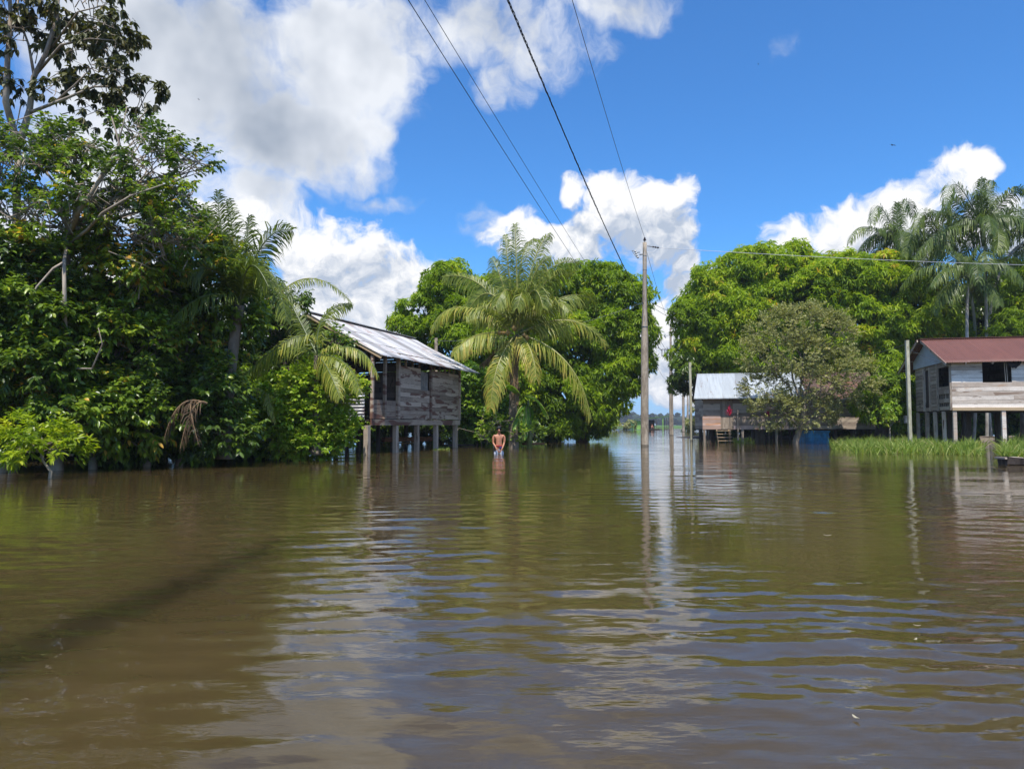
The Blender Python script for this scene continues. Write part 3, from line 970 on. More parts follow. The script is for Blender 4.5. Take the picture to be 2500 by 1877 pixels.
def under(label, base, lobes_, mat='dark_leaf', **k):
    kw = dict(r0=.10, group=UN, dens=5.0, rcl=.40, per=14, m=10, twig=.32, ll=.17, lw=.08, mode='alt', droop=.6, fill=9, fillsize=.34, tint_m=.52, tint_s=.2, bark_=M['twig'], twigs=120)
    kw.update(k)
    return make_tree('understory_tree', label, 'tree', base, lobes_, M[mat], **kw)
under('dark glossy understory tree at the left picture edge, below the tall forked trunk', water_pt(10, 16.3),
      [lobe(*a, 16.4) for a in ((10, 640, 90, 80), (70, 760, 110, 90), (-20, 860, 120, 100), (90, 900, 110, 80), (20, 1010, 110, 60), (150, 1020, 90, 60))])
under('understory tree with yellow-tipped sprays and many bare grey twigs, in the middle of the thicket', water_pt(230, 17.4),
      [lobe(*a, 17.6) for a in ((200, 660, 120, 70), (320, 690, 110, 80), (200, 790, 130, 90), (300, 850, 110, 90), (200, 930, 110, 80), (290, 1010, 130, 70))], tint_m=.62, twigs=420)
under('taller glossy understory tree with bright green sprays left of the coconut fronds', water_pt(440, 19.0),
      [lobe(*a, 19.2) for a in ((455, 620, 80, 80), (510, 690, 80, 100), (440, 760, 100, 80), (540, 790, 80, 80), (420, 860, 100, 80), (480, 640, 60, 60))], tint_m=.6)
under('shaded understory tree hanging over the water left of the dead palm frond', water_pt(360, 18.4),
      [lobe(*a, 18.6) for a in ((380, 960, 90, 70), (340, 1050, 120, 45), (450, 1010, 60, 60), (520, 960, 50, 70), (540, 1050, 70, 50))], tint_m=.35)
under('dark tree filling the gap behind the young palm and the stilt house gable', water_pt(620, 24.0),
      [lobe(*a, 24.5) for a in ((600, 760, 80, 90), (640, 860, 100, 90), (700, 930, 120, 80), (560, 930, 110, 90), (600, 1030, 150, 50))], dens=3.4, tint_m=.25)
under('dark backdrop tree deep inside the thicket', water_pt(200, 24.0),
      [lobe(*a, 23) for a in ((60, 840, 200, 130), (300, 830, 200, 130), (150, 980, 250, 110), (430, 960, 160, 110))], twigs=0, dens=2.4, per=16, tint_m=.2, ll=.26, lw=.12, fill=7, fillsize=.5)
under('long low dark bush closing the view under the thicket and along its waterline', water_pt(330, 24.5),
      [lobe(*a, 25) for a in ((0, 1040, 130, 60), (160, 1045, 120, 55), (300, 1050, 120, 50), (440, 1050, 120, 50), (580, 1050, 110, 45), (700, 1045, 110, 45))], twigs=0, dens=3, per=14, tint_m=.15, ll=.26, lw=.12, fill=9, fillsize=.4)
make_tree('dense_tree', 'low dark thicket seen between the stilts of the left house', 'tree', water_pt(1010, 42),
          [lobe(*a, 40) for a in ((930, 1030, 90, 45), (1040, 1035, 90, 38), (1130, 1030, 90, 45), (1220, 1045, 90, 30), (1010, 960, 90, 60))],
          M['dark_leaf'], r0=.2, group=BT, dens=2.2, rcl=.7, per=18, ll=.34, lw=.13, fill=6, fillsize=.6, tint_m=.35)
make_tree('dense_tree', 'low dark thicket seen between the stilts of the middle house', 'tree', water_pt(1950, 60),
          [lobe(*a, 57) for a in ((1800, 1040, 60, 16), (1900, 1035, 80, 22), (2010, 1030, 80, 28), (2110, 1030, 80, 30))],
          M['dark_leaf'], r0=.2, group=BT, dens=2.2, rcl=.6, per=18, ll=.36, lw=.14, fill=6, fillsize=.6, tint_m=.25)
under('vine covered crown against the sky above the left end of the tin roof', water_pt(735, 23.0),
      [lobe(*a, 23.4) for a in ((690, 745, 26, 34), (672, 805, 42, 38), (815, 852, 14, 18))], dens=4, tint_m=.5)

make_tree('lime_bush', 'bright yellow-green bush with slender leaves leaning over the water at the left edge', 'bush', water_pt(118, 14.6),
          [lobe(*a, 14.4) for a in ((60, 1065, 50, 34), (115, 1070, 55, 36), (165, 1095, 34, 24), (30, 1095, 34, 22), (100, 1105, 70, 24))],
          M['lime'], trunk=[P(124, 1150, 14.5), P(105, 1125, 14.5), P(100, 1105, 14.5)], r0=.03, dens=8, rcl=.15, per=7, m=8, twig=.17, ll=.18, lw=.045, mode='alt', droop=.2, fill=10, fillsize=.2, tint_m=.5, tint_s=.18, bark_=M['pale_bark'])
make_tree('leafy_bush', 'large sunlit green bush growing in the water in front of the stilt house gable', 'bush', water_pt(700, 22.3),
          [lobe(*a, 22.0) for a in ((705, 1030, 110, 72), (770, 960, 75, 58), (830, 960, 42, 42), (660, 980, 60, 50), (735, 1085, 95, 30), (630, 1060, 50, 45), (790, 915, 50, 28), (812, 1050, 42, 38), (600, 1000, 30, 35))],
          M['bush'], r0=.06, dens=9, rcl=.30, per=14, m=9, twig=.2, ll=.13, lw=.075, mode='alt', droop=.25, fill=14, fillsize=.2, tint_m=.78, tint_s=.18, twigs=60, bark_=M['twig'],
          extra=[([P(676, 1122, 21.6), P(690, 1080, 21.8), P(700, 1030, 22)], [.035, .03, .02]), ([P(790, 1115, 21.8), P(785, 1080, 21.9), P(780, 1030, 22)], [.04, .03, .02])])
make_tree('leafy_bush', 'broad leaved glossy bush against the far end wall of the left stilt house', 'bush', water_pt(1165, 37),
          [lobe(*a, 36.5) for a in ((1150, 940, 40, 38), (1175, 985, 48, 48), (1145, 1020, 32, 45), (1210, 1040, 40, 38), (1170, 1060, 45, 28))],
          M['bush'], r0=.06, dens=6, rcl=.38, per=12, m=7, twig=.2, ll=.19, lw=.12, mode='alt', droop=.6, fill=14, fillsize=.3, tint_m=.45, tint_s=.15, bark_=M['twig'])
make_tree('leafy_bush', 'pale twiggy bush with thin bare stems at the foot of the coconut palm', 'bush', water_pt(1205, 33.0),
          [lobe(*a, 32.6) for a in ((1200, 1030, 30, 22), (1232, 1045, 25, 22), (1290, 1060, 30, 22), (1190, 1070, 20, 22), (1075, 1070, 12, 22))],
          M['bush'], r0=.03, dens=6, rcl=.22, per=6, m=6, twig=.15, ll=.11, lw=.06, mode='alt', droop=.3, fill=0, tint_m=.7, tint_s=.15, twigs=40, bark_=M['pale_bark'])
make_tree('leafy_bush', 'small yellow-green bush with bare stems beside the grass and the grey post', 'bush', water_pt(2172, 36.0),
          [lobe(*a, 36.0) for a in ((2160, 1015, 22, 14), (2185, 1025, 18, 12), (2175, 1005, 14, 10))],
          M['bush'], r0=.035, dens=5, rcl=.2, per=6, m=6, twig=.15, ll=.16, lw=.06, mode='whorl', droop=.3, fill=0, tint_m=.75, bark_=M['pale_bark'])

# ---- far vegetation across the flood
FB = 'far bushes across the flood'
make_tree('far_bush', 'bright green far bush on the water beside the big mango tree  foot', 'bush', water_pt(1482, 118), [lobe(*a, 118) for a in ((1470, 1037, 20, 12), (1492, 1034, 14, 14), (1455, 1040, 12, 8))],
          M['lime'], r0=.1, group=FB, dens=.8, rcl=.7, per=20, m=6, ll=.5, lw=.25, fill=.8, fillsize=.8, shape='diamond')
make_tree('far_bush', 'straggly olive far bush just left of the green house', 'bush', water_pt(1530, 128), [lobe(*a, 128) for a in ((1520, 1036, 14, 12), (1540, 1036, 10, 9), (1508, 1040, 10, 7))],
          M['olive'], r0=.1, group=FB, dens=.6, rcl=.6, per=10, m=6, ll=.4, lw=.2, fill=.3, fillsize=.7, shape='diamond')
make_tree('far_tree', 'far tree seen between the yellowish post and the middle house', 'tree', water_pt(1712, 105), [lobe(*a, 105) for a in ((1712, 1000, 18, 18), (1702, 1025, 20, 20), (1730, 1020, 20, 24), (1680, 1035, 14, 10))],
          M['olive'], r0=.2, dens=1.0, rcl=.7, per=18, m=6, ll=.45, lw=.2, fill=.8, fillsize=.7, shape='diamond', tint_m=.3)

# far forested rise on the horizon: many crowns read as one mass
def far_forest():
    Vs = []; 
    B = []; D_ = []; 
    n = 5200
    x = rng.uniform(-250, 900, n); y = rng.uniform(640, 760, n)
    prof = 3 + 5.5 * np.exp(-((x - 105) / 40) ** 2) + 4 * np.exp(-((x - 60) / 30) ** 2) + 1.5 * np.sin(x * .05) + rng.uniform(-2, 3, n) + 2 * np.sin(x * .3)
    gb = MB()
    ico = [(0, 0, 1), (.89, 0, .45), (.28, .85, .45), (-.72, .53, .45), (-.72, -.53, .45), (.28, -.85, .45), (.6, .4, -.4), (-.5, .5, -.5), (-.4, -.6, -.5), (.6, -.5, -.5)]
    fc = [(0, 1, 2), (0, 2, 3), (0, 3, 4), (0, 4, 5), (0, 5, 1), (1, 6, 2), (2, 7, 3), (3, 8, 4), (4, 8, 5), (5, 9, 1), (1, 9, 6), (2, 6, 7), (3, 7, 8), (5, 8, 9)]
    for i in range(n):
        s = rng.uniform(2.2, 4.5)
        V = np.array(ico) * s * rng.uniform(.75, 1.25, (10, 3)) + np.array([x[i], y[i], max(1.5, prof[i] * rng.uniform(.3, 1))])
        gb.add(V, fc, rng.random())
    o = gb.build('far_forest', M['far_hill'])
    tag(o, 'low bluish forested rise on the far horizon', 'forest', kind='stuff')
far_forest()

# ---- grass rafts on the right
def grass(label, polys, n, hmin, hmax):
    pts = []
    tot = sum(w_ for _, _, _, _, w_ in polys)
    for (x0, x1, y0, y1, w_) in polys:
        k = int(n * w_ / tot)
        px = rng.uniform(x0, x1, k); py = rng.uniform(y0, y1, k)
        Yd = CAM_Z * F / (py - 1035)
        pts.append(np.stack([(px - 1250) / F * Yd, Yd, np.zeros(k)], 1))
    B = np.concatenate(pts)
    g1 = np.sin(B[:, 0] * 3.1 + 2 * np.sin(B[:, 1] * 2.3)) * np.sin(B[:, 1] * 2.9 + B[:, 0] * .7)
    B = B[g1 + rng.normal(0, .35, len(B)) > -.35]
    k = len(B)
    cl = .55 + .45 * np.sin(B[:, 0] * 2.1 + 1.3 * np.sin(B[:, 1] * 1.3)) * np.sin(B[:, 1] * 1.7 + B[:, 0])
    d = unit(np.stack([rng.normal(0, .55, k), rng.normal(0, .55, k), np.ones(k)], 1))
    L = rng.uniform(hmin, hmax, k) * (.35 + .85 * cl)
    B[:, 2] = -.04
    n_ = unit(np.cross(d, rng.normal(0, 1, (k, 3))))
    W = .028
    bend = unit(np.stack([rng.normal(0, 1, k), rng.normal(0, 1, k), np.zeros(k)], 1)) * (L * rng.uniform(.1, .45, k))[:, None]
    m_ = B + d * L[:, None] * .55 + bend * .25
    t_ = B + d * L[:, None] + bend - np.array([0, 0, 1]) * (L * .12)[:, None]
    V = np.stack([B + n_ * W / 2, B - n_ * W / 2, m_ + n_ * W * .45, m_ - n_ * W * .45, t_], 1).reshape(-1, 3)
    base = np.arange(k)[:, None] * 5
    loops = (base + np.array([0, 1, 3, 2, 2, 3, 4])).ravel()
    starts = (np.arange(k)[:, None] * 7 + np.array([0, 4])).ravel()
    o = np_mesh('grass', V, loops, starts, None, M['grass'], np.repeat(np.clip(rng.normal(.5, .2, k), 0, 1), 2))
    tag(o, label, 'grass', kind='stuff')
grass('tall green grass floating in front of the grey post and the red roofed house', [(2030, 2130, 1082, 1100, 1), (2080, 2280, 1080, 1108, 3), (2200, 2380, 1088, 1109, 3), (2340, 2395, 1090, 1112, .5)], 12000, .28, .80)
grass('tall green grass at the right picture edge under the red roofed house', [(2440, 2560, 1085, 1116, 2), (2470, 2560, 1070, 1090, 1)], 7000, .35, .85)
grass('low green water weeds around the foot of the coconut palm', [(1190, 1330, 1083, 1092, 1), (1060, 1100, 1090, 1098, .4)], 1500, .08, .22)
grass('low weeds around the wooden steps of the middle house', [(1790, 1840, 1072, 1082, 1)], 500, .15, .5)


# ------------------------------------------------------------------ palms
def qb(a, b, c, n):
    """Points on a curve from a to c that passes b about half way."""
    a, b, c = Vector(a), Vector(b), Vector(c)
    k = b * 2 - (a + c) / 2
    return [a * (1 - t) ** 2 + k * 2 * t * (1 - t) + c * t * t for t in [i / (n - 1) for i in range(n)]]


def frond(parent, pts3, lmax, nl, mat_i, tint, hang=1.0, wid=.045, rr=.03, name='frond', mats=None, gap=0.0, start=.10, turn=None):
    path = [np.array(p_) for p_ in qb(*pts3, 26)]
    path = np.array(path)
    seg = np.linalg.norm(np.diff(path, axis=0), axis=1)
    cum = np.concatenate([[0], np.cumsum(seg)]); Lt = cum[-1]
    off = np.array(parent.location)
    mb = MB()
    mb.tube([Vector(p_ - off) for p_ in path], [rr * (1 - .85 * i / 25) + .003 for i in range(26)], 5, .9, 1)
    z = np.array([0, 0, 1.0])
    V = []; Fc = []; ti = []
    twist = rng.normal(0, .25)
    vert = abs(unit(path[12] - path[0])[2])
    ang = rng.normal(0, .3) if turn is None else turn
    for i in range(nl):
        s = start + (1 - start) * i / (nl - 1)
        d_ = s * Lt
        k = min(24, np.searchsorted(cum, d_, side='right') - 1)
        f = (d_ - cum[k]) / max(seg[k], 1e-6)
        p_ = path[k] + (path[k + 1] - path[k]) * f
        T = unit(path[k + 1] - path[k])
        S = unit(np.cross(T, z) + 1e-5)
        S2 = unit(np.cross(T, np.array([0.25, 1, 0])))
        w_ = min(1, max(0, (vert - .5) / .25))
        S = unit(S * (1 - w_) * (1 if S @ S2 > 0 else -1) + S2 * w_)
        Nn = np.cross(S, T)
        S, Nn = S * math.cos(ang) + Nn * math.sin(ang), Nn * math.cos(ang) - S * math.sin(ang)
        prof = (math.sin(math.pi * (0.16 + 0.80 * s))) ** .55
        horiz = 1 - abs(T[2])
        for sg in (-1, 1):
            if gap and rng.random() < gap:
                continue
            l = lmax * prof * rng.uniform(.72, 1.1)
            d1 = unit(S * sg * (.85 + .1 * twist) + T * (.40 + .35 * s) + Nn * .22 - z * .30 * hang * horiz + rng.normal(0, .11, 3))
            d2 = unit(d1 * .55 + T * .1 - z * (.45 + .55 * rng.random()) * hang + rng.normal(0, .08, 3))
            d3 = unit(d2 * .6 - z * .8 * hang + rng.normal(0, .08, 3))
            n1 = unit(np.cross(d1, T) + 1e-6)
            w_dir = unit(np.cross(n1, d1))
            w0 = wid * rng.uniform(.8, 1.1)
            a, b_, c_, e = p_, p_ + d1 * l * .36, p_ + d1 * l * .36 + d2 * l * .34, p_ + d1 * l * .36 + d2 * l * .34 + d3 * l * .3
            n0 = len(V)
            for q_, ww in ((a, .5), (b_, 1.), (c_, .75)):
                V.append(q_ + w_dir * w0 * ww / 2 - off); V.append(q_ - w_dir * w0 * ww / 2 - off)
            V.append(e - off)
            Fc += [(n0, n0 + 1, n0 + 3, n0 + 2), (n0 + 2, n0 + 3, n0 + 5, n0 + 4), (n0 + 4, n0 + 5, n0 + 6)]
            tt = float(np.clip(tint + rng.normal(0, .12), 0, 1))
            ti += [tt * .9, tt, min(1, tt + .12)]
    mb.add(V, Fc, ti, 0)
    return mb.build(name, mats or [M['palm'], M['rachis']], parent)


M['rachis'] = plain('yellow_green_leaf_stalk', (.34, .33, .07), .5, 0, .2, 5)
M['rachis_g'] = plain('green_leaf_stalk', (.13, .17, .05), .5, 0, .2, 5)
M['rachis_d'] = plain('dry_leaf_stalk', (.30, .19, .10), .8, 0, .2, 5)


def palm_trunk(root, pts, r0, r1, mat, rings=True):
    mb = MB()
    off = Vector(root.location)
    n = 40
    pp = qb(pts[0], pts[1], pts[2], n)
    mb.tube([p_ - off for p_ in pp], [(r0 + (r1 - r0) * i / (n - 1)) * (1 + (.05 if i % 2 else -.03) * rings) + (.12 * math.exp(-i / 2.5) if rings else 0) for i in range(n)], 12)
    mb.build('trunk', mat, root, smooth=True)


# coconut palm in the middle
def Z4(x, y):
    return 950 + x / 2.555, 500 + y / 2.555
cy_ = 33.0
cc = P(*Z4(805, 800), cy_)
root = empty('coconut_palm', water_pt(1256, cy_))
tag(root, 'large coconut palm with arching yellow-green fronds standing in the water behind the wading man', 'palm tree', 'coconut palms')
palm_trunk(root, (P(1256, 1092, cy_) - Vector((0, 0, .7)), P(1253, 960, cy_ + .05), cc - Vector((0, 0, .1))), .23, .15, M['palm_bark'])
FR = [  # start offset, mid, tip (enlarged-crop pixels), depth of mid and tip, leaflet length, tint
    ((690, 790), (450, 640), (262, 775), -.3, -.5, .95, .62), ((720, 812), (545, 815), (405, 935), -.8, -1.3, .9, .68), ((765, 830), (680, 1000), (635, 1265), -1.0, -1.5, .8, .72),
    ((800, 830), (880, 900), (918, 1085), -1.3, -1.9, .85, .8), ((870, 840), (1110, 985), (1258, 1325), -.7, -1.2, 1.0, .68), ((900, 780), (1130, 722), (1345, 870), .1, 0, 1.0, .6),
    ((860, 730), (1090, 575), (1295, 615), .5, .8, .9, .42), ((850, 720), (960, 500), (1135, 430), .2, .3, .9, .5), ((830, 700), (905, 350), (1005, 185), .3, .5, .8, .35),
    ((810, 700), (795, 400), (785, 125), -.1, .1, .8, .3), ((790, 700), (745, 400), (725, 190), .4, .9, .8, .3), ((780, 720), (700, 470), (640, 330), .5, 1.2, .85, .35),
    ((770, 740), (570, 500), (340, 450), 1.0, 1.6, .85, .42), ((765, 740), (640, 560), (500, 650), .4, .6, .95, .38), 
    ((830, 740), (985, 420), (1195, 370), 1.0, 1.8, .85, .42), ((800, 760), (755, 540), (665, 625), -1.0, -1.7, .95, .45), ((820, 750), (890, 540), (960, 640), -.6, -1.4, .95, .40),
    ((760, 770), (640, 700), (520, 800), 1.4, 2.2, .9, .35), ((850, 790), (1010, 750), (1130, 860), 1.5, 2.4, .9, .35), ((790, 760), (830, 560), (800, 640), -1.2, -1.8, .8, .45),
    ((815, 720), (900, 450), (1000, 330), -.6, -1.0, .85, .45),
    ((830, 740), (1000, 620), (1120, 660), -.5, -1.0, .9, .5), ((790, 740), (620, 640), (480, 700), -.3, -.9, .9, .5), ((790, 690), (830, 330), (930, 215), 1.0, 2.0, .75, .3)]
for (a, b, c, d1, d2, lm, tn) in FR:
    frond(root, (cc + (P(*Z4(*a), cy_) - cc) * .35, P(*Z4(*b), cy_ + d1), P(*Z4(*c), cy_ + d2)), lm * 1.38, 82, 0, tn + .04, hang=.95, wid=.047, rr=.045)
frond(root, (cc + Vector((-.05, -.1, -.2)), P(*Z4(775, 1000), cy_ - .4), P(*Z4(795, 1240), cy_ - .5)), .6, 50, 0, .95, hang=1.2, mats=[M['dead'], M['rachis_d']], gap=.1, rr=.04)['label'] = 'dry yellow-brown hanging frond'
frond(root, (cc + Vector((-.1, -.1, -.1)), P(*Z4(650, 930), cy_ + .3), P(*Z4(560, 1010), cy_ + .4)), .6, 40, 0, .6, hang=1.2, mats=[M['dead'], M['rachis_d']], gap=.2, rr=.035)['label'] = 'dry brown frond'
for (x, y) in ((690, 798), (712, 800), (738, 800), (840, 815), (780, 770), (860, 830)):
    mb = MB()
    c_ = P(*Z4(x, y), cy_ - .35) - Vector(root.location)
    rad = .10 + .03 * random.random()
    mb.tube([c_ + Vector((0, 0, z_)) for z_ in (-rad * 1.2, -rad * .9, -rad * .3, rad * .4, rad * .95, rad * 1.2)], [.02, rad * .6, rad * .95, rad, rad * .6, .02], 10)
    mb.build('coconut', M['fruit'], root, smooth=True)

# palms in the left thicket
y1 = 18.7
c1 = P(585, 745, y1)
root = empty('coconut_palm', water_pt(545, y1))
tag(root, 'coconut palm tangled in the left thicket with tall upright fronds against the sky', 'palm tree', 'coconut palms')
palm_trunk(root, (P(545, 1120, y1), P(560, 930, y1), c1), .16, .13, M['palm_bark'])
for (b, c, d1, d2, lm, tn) in (((545, 590), (532, 468), -.2, -.3, .55, .2), ((530, 600), (500, 500), .1, .3, .55, .2), ((570, 590), (558, 488), .3, .4, .5, .2), ((600, 610), (608, 528), .2, .2, .5, .22),
                               ((640, 600), (712, 562), -.3, -.6, .6, .35), ((650, 660), (700, 780), -.6, -1.0, .6, .4), ((610, 650), (655, 700), -.8, -1.3, .6, .3), ((520, 660), (440, 680), -.6, -1.2, .6, .3),
                               ((510, 720), (420, 780), -.8, -1.4, .6, .25)):
    frond(root, (c1, P(*b, y1 + d1), P(*c, y1 + d2)), lm * 1.35, 64, 0, tn - .1, hang=.65, wid=.038, rr=.025, mats=[M['palm'], M['rachis_g']])
for (a, b, c) in (((500, 985), (440, 990), (400, 1075)), ((505, 985), (470, 1000), (440, 1095)), ((480, 985), (465, 995), (485, 1085))):
    frond(root, (P(*a, y1 - 1.4), P(*b, y1 - 1.6), P(*c, y1 - 1.7)), .5, 20, 0, .35, hang=1.4, wid=.024, rr=.025, mats=[M['dead'], M['rachis_d']], gap=.1)['label'] = 'dead brown hanging frond'
y2 = 21.4
c2 = P(775, 868, y2)
root = empty('coconut_palm', water_pt(770, y2))
tag(root, 'young coconut palm with low arching fronds in front of the stilt house gable', 'palm tree', 'coconut palms')
palm_trunk(root, (P(770, 1110, y2), P(772, 980, y2), c2), .12, .10, M['palm_bark'])
for (b, c, d1, d2, lm, tn) in (((722, 823), (572, 938), -.6, -1.0, .62, .6), ((690, 850), (600, 930), .5, .8, .62, .3), ((865, 850), (924, 918), -.6, -1.0, .5, .62), ((840, 885), (880, 960), -.9, -1.4, .5, .6),
                               ((790, 775), (856, 742), .2, .3, .5, .45), ((720, 760), (690, 700), .4, .8, .55, .3), ((800, 900), (830, 970), -1.0, -1.5, .5, .65)):
    frond(root, (c2, P(*b, y2 + d1), P(*c, y2 + d2)), lm * 1.3, 66, 0, tn, hang=.9, wid=.036, rr=.025, mats=[M['palm'], M['rachis_g']])
c3 = P(668, 985, 21.0)
frond(root, (c3, P(615, 948, 20.8), P(558, 1000, 20.6)), .42, 40, 0, .7, hang=1.0, wid=.036, rr=.02)
frond(root, (c3 + Vector((.0, 0, -.02)), P(655, 965, 20.6), P(672, 1030, 20.4)), .36, 30, 0, .7, hang=1.2, wid=.036, rr=.02)
frond(root, (P(680, 720, 22), P(765, 680, 21.8), P(856, 738, 21.6)), .45, 50, 0, .45, hang=.9, wid=.034, rr=.02)

# slender palms behind the red roofed house
def Z7(x, y):
    return 2000 + x / 2.076, 400 + y / 2.076
AG = 'slender palms behind the red roofed house'
def acai(label, crown, trunk_px, Y, fr):
    c_ = P(*Z7(*crown), Y)
    r_ = empty('slender_palm', water_pt(Z7(*trunk_px)[0], Y))
    tag(r_, label, 'palm tree', AG)
    bx, by = Z7(*trunk_px)
    palm_trunk(r_, (Vector(water_pt(bx, Y, -.66)), P(bx, by, Y), c_), .10, .075, M['white_bark'], rings=False)
    for i, (b, c) in enumerate(fr):
        dd = ((i * 37) % 11 - 5) * .18
        frond(r_, (c_, P(*Z7(*b), Y + dd), P(*Z7(*c), Y + dd * 2)), 1.25, 62, 0, .45 + .2 * random.random(), hang=1.35, wid=.055, rr=.035, mats=[M['acai'], M['rachis_g']])
    for i in range(5):
        an = i * 1.26 + .5; dv = Vector((math.cos(an), math.sin(an), 0))
        frond(r_, (c_, c_ + dv * 1.5 + Vector((0, 0, .5)), c_ + dv * 2.6 + Vector((0, 0, -.9))), 1.2, 50, 0, .4, hang=1.3, wid=.055, rr=.03, mats=[M['acai'], M['rachis_g']])
    mb = MB()
    o_ = Vector(r_.location)
    mb.tube([c_ - o_ + Vector((0, 0, z_)) for z_ in (-1.1, -.7, -.1, .3)], [.10, .15, .13, .05], 10)
    mb.build('crown_shaft', M['rachis_g'], r_, smooth=True)
acai('tallest slender palm of the group, its crown spreading against the sky', (830, 330), (845, 640), 44, [((700, 110), (645, 215)), ((820, 130), (835, 75)), ((865, 120), (890, 100)), ((960, 160), (1045, 130)), ((690, 190), (650, 240)), ((620, 240), (500, 330)),
     ((880, 250), (935, 430)), ((950, 260), (1060, 330)), ((700, 290), (600, 400)), ((820, 180), (790, 160)), ((760, 420), (720, 560)), ((900, 330), (900, 450)), ((640, 330), (480, 480))])
acai('separate slender palm with a spear leaf standing nearest the mango trees, leftmost of its group', (400, 400), (400, 500), 50, [((310, 220), (268, 300)), ((395, 280), (395, 200)), ((440, 200), (478, 265)), ((230, 320), (152, 400)), ((280, 360), (190, 460)), ((455, 350), (480, 440)), ((350, 330), (300, 340)), ((390, 430), (375, 560)), ((340, 400), (260, 500)), ((440, 400), (450, 540))])
acai('shorter slender palm with drooping yellowish fronds directly above the red roof ridge', (770, 560), (750, 700), 43, [((650, 530), (565, 620)), ((640, 620), (578, 755)), ((740, 470), (735, 560)), ((830, 440), (850, 540)), ((870, 490), (1010, 500)), ((800, 600), (830, 700)), ((860, 610), (915, 715)), ((560, 520), (410, 630)), ((600, 440), (500, 560)), ((700, 600), (650, 700))])
acai('slender palm half cut off at the right picture edge', (1080, 380), (875, 700), 45, [((960, 270), (860, 400)), ((980, 330), (880, 500)), ((1000, 230), (900, 290)), ((1080, 200), (1100, 120)), ((1150, 260), (1250, 400)), ((1030, 450), (1000, 600)), ((1140, 430), (1180, 580)), ((960, 470), (850, 520))])
acai('slender palm with a thin pale trunk between the tall palm and the spear leaf palm', (620, 400), (775, 700), 46, [((540, 250), (490, 340)), ((640, 250), (700, 330)), ((480, 400), (420, 520)), ((560, 430), (480, 560)), ((680, 420), (700, 560)), ((600, 450), (560, 600)), ((520, 300), (430, 470))])

# banana plant beside the coconut palm
def banana_leaf(parent, pts, wid, split=.0, tint=.6, mat=None):
    path = np.array([np.array(p_) for p_ in qb(*pts, 22)])
    off = np.array(parent.location)
    V = []; Fc = []; ti = []
    for i in range(22):
        s = i / 21
        T = unit(path[min(i + 1, 21)] - path[max(i - 1, 0)])
        S = unit(np.cross(T, [0, .45, 1]))
        N_ = np.cross(S, T)
        w_ = wid * math.sin(math.pi * min(1, .06 + s * .93)) ** .5 * (1 + .04 * math.sin(i * 2.3))
        for e in (-1, -.5, 0, .5, 1):
            V.append(path[i] + S * e * w_ / 2 - N_ * (.25 * wid * abs(e)) + N_ * .015 * (i % 2) - off)
    for i in range(21):
        for j in range(4):
            a = i * 5 + j
            Fc.append((a, a + 1, a + 6, a + 5)); ti.append(float(np.clip(tint + rng.normal(0, .08) + (.25 if i > 18 else 0), 0, 1)))
    mb = MB(); mb.add(V, Fc, ti)
    mb.tube([Vector(p_ - off) for p_ in path], [.02 * (1 - .8 * i / 21) + .003 for i in range(22)], 5, .9, 1)
    return mb.build('leaf', [mat or M['banana'], M['rachis']], parent, smooth=True)
root = empty('banana_plant', water_pt(1292, 32.6))
tag(root, 'banana plant with one big bright leaf hanging toward the water, right of the coconut trunk', 'plant')
mb = MB()
o_ = Vector(root.location)
mb.tube([Vector((0, 0, -.66)), Vector((.02, 0, .6)), Vector((-.02, 0, 1.6)), Vector((-.05, 0, 2.2))], [.12, .11, .09, .04], 10)
mb.build('stem', M['rachis_g'], root, smooth=True)
banana_leaf(root, (P(1283, 966, 32.5), P(1314, 978, 31.9), P(1341, 1022, 31.6)), .42, tint=.62)
banana_leaf(root, (P(1280, 985, 32.6), P(1292, 1000, 32.7), P(1296, 1030, 32.8)), .4, tint=.1)
banana_leaf(root, (P(1275, 970, 32.6), P(1240, 940, 32.2), P(1225, 965, 31.9)), .4, tint=.35)
banana_leaf(root, (P(1275, 990, 32.6), P(1262, 1010, 32.2), P(1250, 1050, 32.0)), .38, tint=.2)
banana_leaf(root, (P(1285, 990, 32.6), P(1283, 1040, 32.4), P(1279, 1075, 32.3)), .36, tint=.3)


